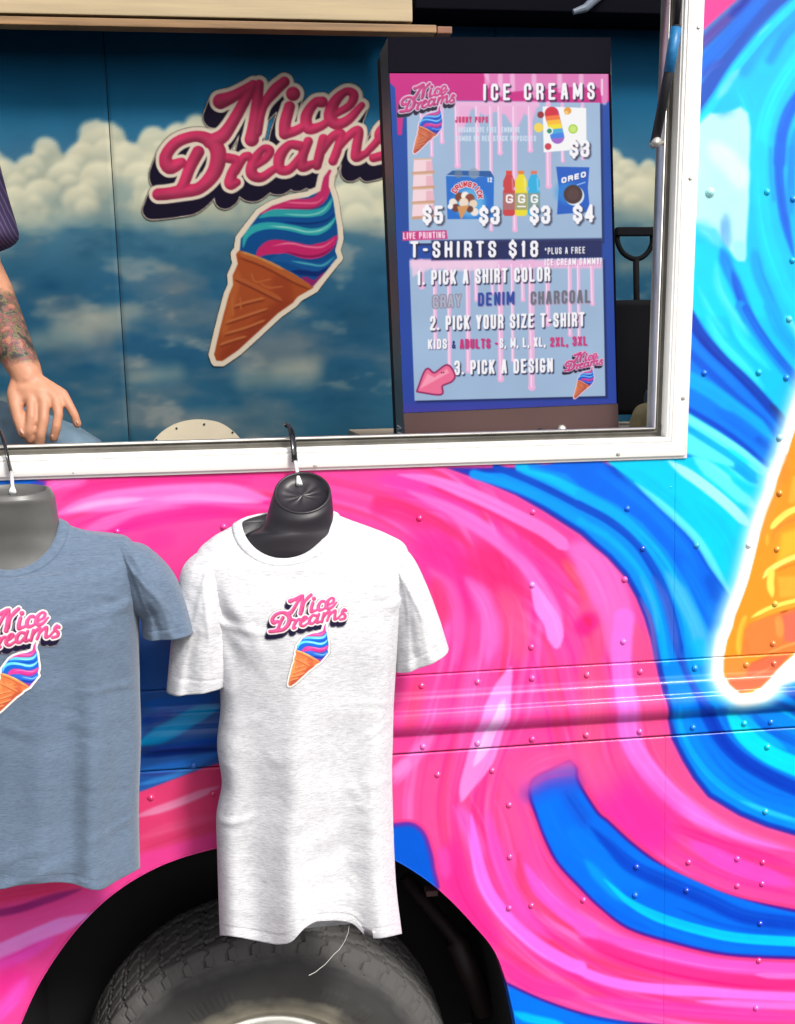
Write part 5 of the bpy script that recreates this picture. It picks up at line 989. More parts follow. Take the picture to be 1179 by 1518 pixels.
def heather(name, base, dark, amt, scale=(48, 48, 420)):
    m = mat(name, base, .85, spec=.15, sheen=.25); n = m.node_tree; p = n.nodes['Principled BSDF']; L = n.links.new
    tc = n.nodes.new('ShaderNodeTexCoord'); mp = n.nodes.new('ShaderNodeMapping'); mp.inputs['Scale'].default_value = scale; mp.inputs['Rotation'].default_value = (0, .12, 0); L(tc.outputs['Object'], mp.inputs[0])
    t = n.nodes.new('ShaderNodeTexNoise'); t.inputs['Scale'].default_value = 1.6; t.inputs['Detail'].default_value = 7; t.inputs['Roughness'].default_value = .7; t.inputs['Distortion'].default_value = .6; L(mp.outputs[0], t.inputs['Vector'])
    t2 = n.nodes.new('ShaderNodeTexNoise'); t2.inputs['Scale'].default_value = 900; t2.inputs['Detail'].default_value = 3; L(tc.outputs['Object'], t2.inputs['Vector'])
    ad = n.nodes.new('ShaderNodeMath'); ad.operation = 'MULTIPLY_ADD'; L(t2.outputs['Fac'], ad.inputs[0]); ad.inputs[1].default_value = .25; L(t.outputs['Fac'], ad.inputs[2])
    r = n.nodes.new('ShaderNodeValToRGB'); r.color_ramp.elements[0].position = .42; r.color_ramp.elements[1].position = .74; r.color_ramp.elements[0].color = (*dark, 1); r.color_ramp.elements[1].color = (*base, 1); L(ad.outputs[0], r.inputs[0]); L(r.outputs[0], p.inputs['Base Color'])
    b = n.nodes.new('ShaderNodeBump'); b.inputs['Strength'].default_value = .5; b.inputs['Distance'].default_value = .0012; L(ad.outputs[0], b.inputs['Height']); L(b.outputs[0], p.inputs['Normal'])
    return m
M['white_cloth'] = heather('light grey heather jersey', (.69, .69, .705), (.36, .36, .395), 1)
M['blue_cloth'] = heather('denim blue heather jersey', (.132, .182, .255), (.072, .106, .162), 1)
M['black_form'] = mat('black moulded plastic', (.018, .015, .020), .38, var=.25, vscale=10, bump=.08, bscale=40)
M['grey_form'] = mat('grey moulded plastic', (.105, .105, .10), .34, var=.25, vscale=10, bump=.08, bscale=40)
def gauss(x, c_, w_): return np.exp(-((x-c_)/w_)**2)
def creases(u, v, kind):
    u = u[None]; v = v[:, None]; A = 0
    rs = np.random.RandomState(kind*13+1)
    L_ = []
    for sd in (-1, 1):                       # pulls running from each armpit, and slack at the waist
        for k in range(5): a = rs.uniform(-.5, 1.0); L_.append((sd*.93, .22+rs.normal(0, .012), sd*rs.uniform(.25, .7), .22+.16*a, rs.uniform(.008, .014), rs.uniform(.0025, .0055)))
        for k in range(6): v0 = rs.uniform(.36, .86); L_.append((sd*.98, v0, sd*rs.uniform(.35, .75), v0+rs.uniform(-.05, .07), rs.uniform(.006, .012), rs.uniform(.0015, .004)))
    for k in range(8): u0, v0 = rs.uniform(-.7, .7), rs.uniform(.45, .9); L_.append((u0, v0, u0+rs.uniform(-.3, .3), v0+rs.uniform(-.05, .05), rs.uniform(.007, .012), rs.uniform(.001, .0028)))
    for k in range(7): u0 = rs.uniform(-.85, .85); L_.append((u0, 1.0, u0+rs.uniform(-.12, .12), rs.uniform(.86, .94), rs.uniform(.010, .018), rs.uniform(.0015, .004)))
    for (u0, v0, u1, v1, w_, a_) in L_:
        sx, sy = .16, .80; ax, ay, bx, by = u0*sx, v0*sy, u1*sx, v1*sy; dx, dy = bx-ax, by-ay; q = dx*dx+dy*dy
        t = np.clip(((u*sx-ax)*dx+(v*sy-ay)*dy)/q, 0, 1); bow = .006*np.sin(t*math.pi); nx_, ny_ = -dy/math.sqrt(q), dx/math.sqrt(q)
        d = np.hypot(u*sx-ax-t*dx-bow*nx_, v*sy-ay-t*dy-bow*ny_); A = A+a_*np.exp(-(d/w_)**2)*(1-t)**.6-a_*.5*np.exp(-((d-w_*1.6)/w_)**2)*(1-t)
    return A*.55
def make_shirt(label, cy, body, cuffs_r, cuffs_l, neck_dip, hem, m, folds, lg, group, ft, back_px):
    root = empty('t_shirt', (0, 0, 0), label, 't-shirt', group)
    V, v, cx_, sx_ = loft(body, 270, 190)
    rows = len(v); front = np.clip(sx_, 0, 1)
    # neckline: the ring dips at the front
    e = np.clip(1-v/.13, 0, 1)**1.7
    th_ = np.linspace(0, 2*math.pi, V.shape[1], endpoint=False); e = np.clip(1-v/.26, 0, 1)**1.2; V[..., 2] -= (e[:, None]*neck_dip/800)*np.clip(np.sin(th_), 0, 1)[None]**1.05
    V[..., 2] += (e[:, None]*.006)*np.clip(-sx_, 0, 1)[None]
    # drapes and small creases
    u = cx_
    A = folds(v[:, None], u[None])*(front[None]**.6); V[..., 1] -= A
    V[..., 1] -= creases(cx_, v, ft)*front[None]**.5
    V[..., 1] += (.0016*gauss(v, .974, .0022)+.0009*gauss(v, .982, .0012))[:, None]*front[None]**.3
    wn = wrinkle(V.shape[:2], 5, 26)*.0065+wrinkle(V.shape[:2], 9, 70)*.012; V[..., 1] -= wn*np.clip(v*5, 0, 1)[:, None]
    seam_u = .90; V[..., 1] += .0022*gauss(u[None], seam_u, .012)*((v > .05) & (v < .26))[:, None]*front[None]+.0022*gauss(u[None], -seam_u, .012)*((v > .05) & (v < .26))[:, None]*front[None]
    # collar band is thicker than the body
    arc = np.linalg.norm(np.diff(V, axis=0), axis=2).cumsum(0); arc = np.vstack([np.zeros((1, V.shape[1])), arc])
    # hem follows the measured curve
    tz = np.zeros(V.shape[1]); back_z = max(at(*p, cy-.07)[2] for p in hem)-.002
    for j in range(V.shape[1]):
        yj = float(V[-1, j, 1]); hp = sorted([tuple(at(*p, yj)[[0, 2]]) for p in hem]); tz[j] = np.interp(V[-1, j, 0], [a for a, _ in hp], [b for _, b in hp])
    bz_ = np.array([at(450, back_px, float(V[-1, j, 1]))[2] for j in range(V.shape[1])]); tz = np.where(sx_ > -.35, tz, bz_); kz = np.array([1, 2, 3, 2, 1])/9.; tz = np.convolve(np.concatenate([tz[-2:], tz, tz[:2]]), kz, 'valid'); k_ = np.clip((v-.6)/.4, 0, 1)**2; V[..., 2] += k_[:, None]*(tz-V[-1, :, 2])[None]
    bo = adopt(cloth_obj('shirt_body', V, m), root)
    # collar ring: follow the body down to 17 mm, raised 2 mm, rounded
    ring = []; cpt = V[:60].mean((0, 1))
    for q, h in ((-.0010, -.0014), (-.0014, .0016), (.0005, .0036), (.006, .0038), (.0135, .0036), (.0165, .0022), (.0178, -.0010)):
        P = np.zeros((V.shape[1], 3))
        for j in range(V.shape[1]):
            for c3 in range(3): P[j, c3] = np.interp(max(q, 0), arc[:40, j], V[:40, j, c3])
        t_ = V[6]-V[0]; t_ /= np.linalg.norm(t_, axis=1)[:, None]; tg = np.roll(V[0], -1, 0)-np.roll(V[0], 1, 0); n_ = np.cross(tg, t_); n_ /= np.linalg.norm(n_, axis=1)[:, None]+1e-9
        if (n_[np.argmax(sx_)][1]) > 0: n_ = -n_
        if q < 0: P = P+t_*q
        ring.append(P+n_*h)
    ring = np.array(ring); adopt(link('collar', gridmesh('collar', ring.reshape(-1, 3), ring.shape[0], ring.shape[1], wrap=True), m), root)
    for cf, sd_ in ((cuffs_r, 1), (cuffs_l, 2)):
        S_, sv, scx, ssx = loft(cf, 90, 120, pw=2.1)
        S_[..., 1] -= (.006*np.sin(scx*5+sv[:, None]*4)*np.clip(sv, 0, 1)[:, None]+.010*gauss(scx, .2, .25)*np.clip(sv*1.4-.3, 0, 1)[:, None]-.008*gauss(scx, -.35, .2)*np.clip(sv*1.4-.2, 0, 1)[:, None])*np.clip(ssx, 0, 1)
        S_[..., 1] -= wrinkle(S_.shape[:2], 14+sd_, 14)*.007
        S_[..., 1] += (.0016*gauss(sv, .90, .008))[:, None]*np.clip(ssx, 0, 1)**.3
        for q_, (c0, c1, am) in enumerate(((-.3, .6, .0028), (.4, .1, .0022), (.0, -.6, .0025), (.7, .85, .002))): S_[..., 1] -= am*gauss(scx, c0+(c1-c0)*sv[:, None], .09)*np.clip(ssx, 0, 1)*np.sin(np.clip(sv[:, None]*1.05, 0, 1)*math.pi)**.7
        adopt(cloth_obj('sleeve', S_, m), root)
    # printed emblem laid onto the front of the cloth
    bpy.context.view_layer.update()
    W_ = [Vector(v_) for v_ in V.reshape(-1, 3)]; i = np.arange(rows*V.shape[1]).reshape(rows, -1); i = np.concatenate([i, i[:, :1]], 1)[:240]
    tree = BVHTree.FromPolygons(W_, [tuple(int(t) for t in q) for q in np.stack([i[:-1, :-1], i[:-1, 1:], i[1:, 1:], i[1:, :-1]], -1).reshape(-1, 4)])
    ox, oy, kk = lg; small = logo.pooled(4)
    def surf(PX, PY):
        out = np.zeros(PX.shape+(3,))
        for a in range(PX.shape[0]):
            for b in range(PX.shape[1]):
                p = at(PX[a, b], PY[a, b], cy-.10); d = Vector(ray(PX[a, b], PY[a, b])).normalized(); h = tree.ray_cast(Vector(CAM), d)
                out[a, b] = (h[0]-d*.0012) if h[0] is not None else p
        return out
    x0, y0 = ox+(207-217)*kk, oy+(100-107)*kk; x1, y1 = ox+(597-217)*kk, oy+(550-107)*kk
    pr = emblem(x0, y0, x1, y1, .9, lambda X, Y: small.sample((X-ox)/kk+217, (Y-oy)/kk+107, raw=True, clamp=False), surf, M['shirt_print'])
    adopt(pr, root); return root
M['shirt_print'] = mat('soft print ink', (.5, .1, .2), .8, spec=.15, attr='paint', alpha=True)
# the white one
def fold_w(v, u):
    k = np.clip((v-.12)/.4, 0, 1); lo = np.clip((v-.45)/.5, 0, 1)
    c0 = -.18+.03*np.sin(v*5); c1 = .80-.04*v
    f = .021*gauss(u, c0, .17)+.019*gauss(u, c1, .16)-.016*gauss(u, .36+.05*v, .24)-.012*gauss(u, -.62, .17)+.007*gauss(u, -.88, .10)
    f = f*k*(.5+.7*lo); f = f+.010*gauss(u, .86, .12)*gauss(v, .2, .12)-.010*gauss(u, -.80, .1)*gauss(v, .24, .12)+.006*gauss(u-(v-.1)*1.2, -.75, .10)*gauss(v, .22, .1)
    return f+.0028*np.sin(v*60+u*7)*np.clip(1-np.abs(v-.8)*6, 0, 1)*gauss(u, .3, .35)
cw = -.125
body_w = [((358,775),(490,760),0.046,cw),((334,787),(520,772),0.055,cw),((312,800),(578,794),0.063,cw),((290,826),(604,814),0.067,cw),((296,880),(600,862),0.079,cw),((318,955),(590,945),0.089,cw),((327,1040),(584,1032),0.088,cw),((322,1105),(582,1100),0.084,cw),((329,1160),(581,1158),0.081,cw),((321,1208),(582,1210),0.079,cw),((322,1262),(584,1264),0.077,cw),((324,1330),(588,1324),0.077,cw),((326,1384),(595,1382),0.079,cw)]
cr_w = [((562,816),(588,804),.028,cw),((568,862),(611,824),0.052,cw),((576,910),(632,866),0.062,cw),((581,960),(650,914),0.059,cw),((584,994),(664,958),0.057,cw)]
cl_w = [((308,808),(334,820),.028,cw),((273,838),(342,872),0.052,cw),((262,882),(346,920),0.062,cw),((254,948),(344,975),0.059,cw),((247,1024),(338,1010),0.055,cw)]
hem_w = [(320,1386),(345,1388),(375,1394),(412,1401),(436,1397),(444,1380),(462,1368),(490,1364),(520,1367),(532,1374),(537,1385),(558,1392),(580,1388),(597,1384)]
make_shirt('light grey heather t-shirt with an ice cream emblem, hanging in front of the wheel', cw, body_w, cr_w, cl_w, 52, hem_w, M['white_cloth'], fold_w, (394.5, 877, .3270), 't-shirts hung below the window', 1, 1376)
# the denim one
cd = -.165
def fold_d(v, u):
    k = np.clip((v-.2)/.5, 0, 1)
    f = .018*gauss(u, .68, .10)+.010*gauss(u, .30, .14)-.012*gauss(u, .50, .10)-.008*gauss(u, .86, .07)+.016*gauss(u, -.5, .15)-.012*gauss(u, -.2, .12)
    f = f*k+.006*gauss(u, .93, .08)*gauss(v, .2, .15)
    return f+.0035*np.sin(v*70+u*11)*np.clip((v-.86)*8, 0, 1)*gauss(u, .1, .5)
def mir(p): return (36-p[0], p[1]+ (p[0]-18)*.02)
rb = [(88,775,.055),(122,788,.062),(160,796,.070),(194,802,.080),(206,850,.096),(206,930,.108),(207,1010,.108),(209,1100,.104),(206,1200,.102),(208,1288,.104)]
body_d = [(mir((x, y)), (x, y), b, cd) for x, y, b in rb]
rc = [((172,816),(190,802),.030),((186,862),(220,812),.060),((195,902),(256,848),.066),((208,915),(276,894),.056),((212,943),(289,934),.054)]
cr_d = [(a, b_, c_, cd) for a, b_, c_ in rc]; cl_d = [(mir(b_), mir(a), c_, cd) for a, b_, c_ in rc]
hem_d = [(-175,1300),(-100,1322),(-40,1316),(0,1320),(20,1313),(47,1311),(80,1307),(113,1311),(132,1318),(151,1320),(170,1308),(188,1298),(210,1286)]
make_shirt('denim blue heather t-shirt with an ice cream emblem, larger and at the left edge', cd, body_d, cr_d, cl_d, 56, hem_d, M['blue_cloth'], fold_d, (-50, 897, .3800), 't-shirts hung below the window', 2, 1258)
# loose thread
bm = bmesh.new(); T_ = [at(*p, -.17) for p in ((518,1372),(516,1384),(511,1396),(503,1408),(496,1414),(489,1422),(482,1430),(474,1436),(468,1441),(462,1444),(458,1446))]
tube(bm, [tuple(p) for p in T_], .0006, 5); th = bm_obj('loose_thread', bm, mat('thread', (.55, .55, .52), .8)); tag(th, 'thin loose white thread dangling from the light grey shirt hem', 'thread')

# ------------------------------------------------------------------ hanging forms inside the shirts, with their hooks
def form(label, cy, neckring, cap, m, hook_pts, pin, tilt, group, bodyc):
    root = empty('display_form', (0, 0, 0), label, 'mannequin', group)
    # neck and shoulders: rings from the slanted neck cut downwards
    rows = []; nth = 72; th = np.linspace(0, 2*math.pi, nth, endpoint=False)
    for (pl, pr, b, slant, dy) in neckring:
        a, c_ = at(*pl, cy+dy), at(*pr, cy+dy); mx, mz = (a[0]+c_[0])/2, (a[2]+c_[2])/2; h = (c_[0]-a[0])/2; hz = (c_[2]-a[2])/2
        rows.append([(mx+h*math.cos(t), cy+dy-b*math.sin(t), mz+hz*math.cos(t)-slant*math.sin(t)) for t in th])
    V = np.array(rows); Vi = spline(V.reshape(len(rows), -1), 6).reshape(-1, nth, 3)
    adopt(link('torso', gridmesh('torso', Vi.reshape(-1, 3), len(Vi), nth, wrap=True), m), root)
    r0 = V[0]; c_ = r0.mean(0); rim = []
    nrm = np.cross(r0[0]-c_, r0[nth//4]-c_); nrm /= np.linalg.norm(nrm)
    if nrm[2] < 0: nrm = -nrm
    for s_, d in ((1.0, 0), (.985, .0022), (.94, .0030), (.90, .0018), (.88, -.0035), (.60, -.0065), (.25, -.0080), (.10, -.0060)): rim.append(c_+(r0-c_)*s_+nrm*d+ (0 if s_ > .87 else nrm*0.0012)*.3*np.sin(th*9+2*np.sin(th*2))[:, None]*(s_ < .87)*1.0)
    rim.append(np.repeat((c_+nrm*-.006)[None], nth, 0)+(r0-c_)*.002); rim = np.array(rim); adopt(link('neck_cap', gridmesh('neck_cap', rim.reshape(-1, 3), len(rim), nth, wrap=True), m), root)
    bm = bmesh.new(); P = spline(np.array(hook_pts), 6); tube(bm, [tuple(p) for p in P], .0062, 10, True, .45, (0, 1, 0)); hk = adopt(bm_obj('hook', bm, M['gloss'], None, True), root)
    bm = bmesh.new(); tube(bm, [tuple(p) for p in pin], [.0030]*(len(pin)-1)+[.0058], 12); adopt(bm_obj('swivel_pin', bm, mat('white nylon', (.8, .8, .8), .4), None, True), root)
    return root
zs_ = lambda x, y, Y: tuple(at(x, y, Y))
sl_w = .026
nw = [((406,734),(491,728),.033,.033,-.004),((401,748),(493,742),.037,.026,-.003),((394,770),(495,763),.039,.014,0),((387,782),(497,777),.039,.006,0),((364,793),(506,790),.040,0,0),((350,815),(520,808),.040,0,0),((340,842),(548,832),.042,0,0),((318,900),(580,890),.080,0,0),((335,1000),(570,990),.082,0,0),((350,1060),(555,1050),.070,0,0)]
form('black moulded hanging torso form inside the light grey shirt', cw, nw, None, M['black_form'], [zs_(425,632,.045), zs_(427,629,.028), zs_(431,636,.012), zs_(434,650,-.008), zs_(436,668,-.020), zs_(437,682,-.021), zs_(436,686,-.022)], [zs_(438,684,-.026), zs_(440,695,-.035), zs_(442,706,cw+.03), zs_(444,718,cw+.012)], 1, 'hanging torso forms', None)
nd = [((-49,731),(76,727),.050,.006,0),((-51,738),(81,735),.052,.004,0),((-52,752),(84,748),.048,.002,0),((-54,775),(87,770),.044,.0,0),((-58,800),(94,795),.040,0,0),((-90,840),(130,832),.044,0,0),((-140,900),(180,890),.086,0,0),((-130,1000),(170,990),.088,0,0),((-110,1060),(150,1050),.076,0,0)]
form('grey moulded hanging torso form inside the denim blue shirt', cd, nd, None, M['grey_form'], [zs_(-8,640,.045), zs_(-4,634,.028), zs_(3,646,.012), zs_(8,662,-.008), zs_(12,680,-.020), zs_(16,697,-.022), zs_(18,702,-.022)], [zs_(17,700,-.028), zs_(18,712,-.06), zs_(19,722,cd+.02), zs_(19,729,cd)], 1, 'hanging torso forms', None)

# ------------------------------------------------------------------ things inside
def shovel():
    y = 1.35; m = mat('matt black shovel', (.004, .004, .006), .8, spec=.15); root = empty('shovel', tuple(at(941, 612, y)), 'black shovel with a D-shaped grip standing upright right of the menu screen', 'shovel')
    bm = bmesh.new(); add_box(bm, float(at(913, 345, y)[0]), y-.014, float(at(940, 350, y)[2]), float(at(970, 345, y)[0]), y+.014, float(at(940, 337, y)[2]), .004)
    pts = [(915,348),(916,360),(923,374),(934,382),(943,384),(953,381),(962,372),(967,360),(967,348)]; tube(bm, [tuple(at(*p, y)) for p in spline(np.array(pts, float), 4)], .0078, 10)
    adopt(bm_obj('grip', bm, m, None, False), root)
    bm = bmesh.new(); tube(bm, [tuple(at(943, 382, y)), tuple(at(944, 448, y)), tuple(at(945, 470, y))], [.0095, .0095, .012], 12); adopt(bm_obj('shaft', bm, m, None, True), root)
    x0, x1 = float(at(905, 530, y)[0]), float(at(979, 530, y)[0]); z1, z0 = float(at(941, 445, y)[2]), float(at(941, 614, y)[2])
    X, Z = np.meshgrid(np.linspace(x0, x1, 15), np.linspace(z0, z1, 20)); u = (X-x0)/(x1-x0)*2-1; w_ = (Z-z0)/(z1-z0); Y = y-.01+.018*u*u-.02*(w_-.5)**2
    V1 = np.stack([X, Y-.003, Z], -1).reshape(-1, 3); f_ = link('blade', gridmesh('blade', V1, 20, 15), m); so_ = f_.modifiers.new('thick', 'SOLIDIFY'); so_.thickness = .005; adopt(f_, root)
shovel()
def sack():
    y = 1.05; c_ = at(975, 634, y); nu, nv = 28, 16; V = []
    r_x = float(at(1010, 634, y)[0]-c_[0]); h = float(at(975, 600, y)[2])-zk
    for j in range(nv):
        ph = j/(nv-1)*math.pi/2
        for i in range(nu):
            a = 2*math.pi*i/nu; w_ = 1+.06*math.sin(3*a+2*ph)+.04*math.sin(7*a-ph); V.append((c_[0]+r_x*1.0*math.cos(ph)**.6*math.cos(a)*w_, y+.11*math.cos(ph)**.6*math.sin(a)*w_, zk+.003+h*math.sin(ph)**.8*w_))
    o = link('tan_sack', gridmesh('tan_sack', V, nv, nu, wrap=True), mat('tan sack cloth', (.42, .33, .17), .8, var=.3, vscale=20, bump=.4, bscale=50)); tag(o, 'rounded tan sack on the counter at the lower right window corner', 'sack')
    y = 1.12; p0, p1 = at(956, 603, y), at(972, 577, y); bm = bmesh.new(); z0 = zk+.002
    tube(bm, [((p0[0]+p1[0])/2, y, z0), ((p0[0]+p1[0])/2, y, z0+(p1[2]-z0)*.8), ((p0[0]+p1[0])/2, y, float(p1[2]))], [.018, .018, .012], 16)
    o = bm_obj('small_bottle', bm, mat('dull blue grey plastic', (.045, .05, .08), .4), None, True); tag(o, 'small dull blue-grey bottle behind the tan sack', 'bottle')
sack()
def board():
    y = .62; root = empty('round_topped_board', tuple(at(290, 668, y)), 'beige round-topped wooden board with small dark screws behind the window sill', 'board')
    arc = [(214,720),(216,690),(222,664),(232,648),(246,636),(264,627),(286,622.5),(308,623),(328,628),(344,638),(356,650),(364,664),(368,690),(370,720)]
    P = spline(np.array([at(*p, y) for p in arc]), 5); bm = bmesh.new(); a = [bm.verts.new(tuple(p)) for p in P]; b = [bm.verts.new((p[0], y+.022, p[2])) for p in P]; bm.faces.new(a); bm.faces.new(b[::-1])
    for i in range(len(P)): bm.faces.new((a[i], b[i], b[(i+1) % len(P)], a[(i+1) % len(P)]))
    adopt(bm_obj('board_panel', bm, mat('beige board', (.56, .49, .36), .6, var=.12, vscale=6)), root)
    for (x, y_) in ((262,635),(303,629),(345,641),(232,652)):
        p = at(x, y_, y); bm = bmesh.new(); tube(bm, [(p[0], y+.001, p[2]), (p[0], y-.0015, p[2])], .0026, 10); adopt(bm_obj('screw_head', bm, M['black']), root)
board()
# ------------------------------------------------------------------ the person leaning by the window
M['skin'] = mat('skin', (.50, .235, .14), .52, spec=.4, bump=.15, bscale=160, var=.10, vscale=24)
def skin_tattoo():
    m = M['skin']; n = m.node_tree; L = n.links.new; p = n.nodes['Principled BSDF']; p.inputs['Subsurface Weight'].default_value = .08; p.inputs['Subsurface Radius'].default_value = (.01, .004, .002)
    src = p.inputs['Base Color'].links[0].from_socket; tc = n.nodes.new('ShaderNodeTexCoord'); sx = n.nodes.new('ShaderNodeSeparateXYZ'); L(tc.outputs['Object'], sx.inputs[0])
    z1, z0 = float(at(10, 432, .42)[2]), float(at(45, 534, .36)[2])
    def rng_(a, b): 
        r = n.nodes.new('ShaderNodeMapRange'); r.inputs[1].default_value = a; r.inputs[2].default_value = b; r.interpolation_type = 'SMOOTHSTEP'; return r
    t0 = n.nodes.new('ShaderNodeTexNoise'); t0.inputs['Scale'].default_value = 55; t0.inputs['Detail'].default_value = 5; L(tc.outputs['Object'], t0.inputs['Vector'])
    zz = n.nodes.new('ShaderNodeMath'); zz.operation = 'MULTIPLY_ADD'; L(t0.outputs['Fac'], zz.inputs[0]); zz.inputs[1].default_value = .03; L(sx.outputs[2], zz.inputs[2])
    a = rng_(z0, z0+.02); b = rng_(z1+.03, z1+.0); L(zz.outputs[0], a.inputs[0]); L(zz.outputs[0], b.inputs[0])
    xm = rng_(-.36, -.30); mul = n.nodes.new('ShaderNodeMath'); mul.operation = 'MULTIPLY'; L(a.outputs[0], mul.inputs[0]); L(b.outputs[0], mul.inputs[1])
    v = n.nodes.new('ShaderNodeTexVoronoi'); v.inputs['Scale'].default_value = 45; L(tc.outputs['Object'], v.inputs['Vector'])
    cr = n.nodes.new('ShaderNodeValToRGB'); L(t0.outputs['Fac'], cr.inputs[0]); e = cr.color_ramp.elements; e[0].position = .38; e[0].color = (.010, .014, .022, 1); e[1].position = .62; e[1].color = (.34, .13, .08, 1)
    for q, c_ in ((.43, (.02, .045, .04, 1)), (.47, (.16, .13, .05, 1)), (.51, (.03, .03, .05, 1)), (.55, (.28, .07, .05, 1)), (.59, (.05, .06, .08, 1))): x = e.new(q); x.color = c_
    am = n.nodes.new('ShaderNodeMath'); am.operation = 'MULTIPLY'; L(mul.outputs[0], am.inputs[0]); am.inputs[1].default_value = .93
    mx = n.nodes.new('ShaderNodeMix'); mx.data_type = 'RGBA'; L(am.outputs[0], mx.inputs[0]); L(src, mx.inputs[6]); L(cr.outputs[0], mx.inputs[7]); L(mx.outputs[2], p.inputs['Base Color'])
skin_tattoo()
M['tee'] = mat('purple pinstripe cotton', (.075, .035, .10), .85, spec=.1)
def stripes():
    n = M['tee'].node_tree; L = n.links.new; tc = n.nodes.new('ShaderNodeTexCoord'); mp = n.nodes.new('ShaderNodeMapping'); mp.inputs['Rotation'].default_value = (0, .38, 0); L(tc.outputs['Object'], mp.inputs[0])
    w_ = n.nodes.new('ShaderNodeTexWave'); w_.inputs['Scale'].default_value = 42; w_.inputs['Distortion'].default_value = 1.2; w_.inputs['Detail'].default_value = 2; L(mp.outputs[0], w_.inputs['Vector'])
    r = n.nodes.new('ShaderNodeValToRGB'); r.color_ramp.elements[0].color = (.085, .06, .15, 1); r.color_ramp.elements[0].position = .7; r.color_ramp.elements[1].color = (.20, .16, .27, 1); L(w_.outputs['Fac'], r.inputs[0]); L(r.outputs[0], n.nodes['Principled BSDF'].inputs['Base Color'])
stripes()
M['jeans'] = mat('grey blue jeans', (.12, .18, .235), .85, spec=.1, var=.25, vscale=18, bump=.4, bscale=300)
M['hair'] = mat('dark hair', (.02, .014, .010), .6)
def skinned(name, chains, m, levels=2, sub=None):
    """one continuous surface grown round a branching skeleton; chains share points by name"""
    idx = {}; V = []; R = []; E = []
    for ch in chains:
        prev = None
        for (k, p, r) in ch:
            if k not in idx: idx[k] = len(V); V.append(tuple(float(c) for c in p)); R.append(r if hasattr(r, '__len__') else (r, r))
            if prev is not None: E.append((prev, idx[k]))
            prev = idx[k]
    me = bpy.data.meshes.new(name); me.from_pydata(V, E, []); o = bpy.data.objects.new(name, me); C.objects.link(o)
    mo = o.modifiers.new('skin', 'SKIN'); mo.use_smooth_shade = True; mo.branch_smoothing = .4
    for i, r in enumerate(R): me.skin_vertices[0].data[i].radius = r; me.skin_vertices[0].data[i].use_root = (i == 0)
    s = o.modifiers.new('sub', 'SUBSURF'); s.levels = levels; s.render_levels = levels
    dg = bpy.context.evaluated_depsgraph_get(); me2 = bpy.data.meshes.new_from_object(o.evaluated_get(dg)); bpy.data.objects.remove(o); 
    return link(name, me2, m)
P3 = lambda x, y, Y: at(x, y, Y)
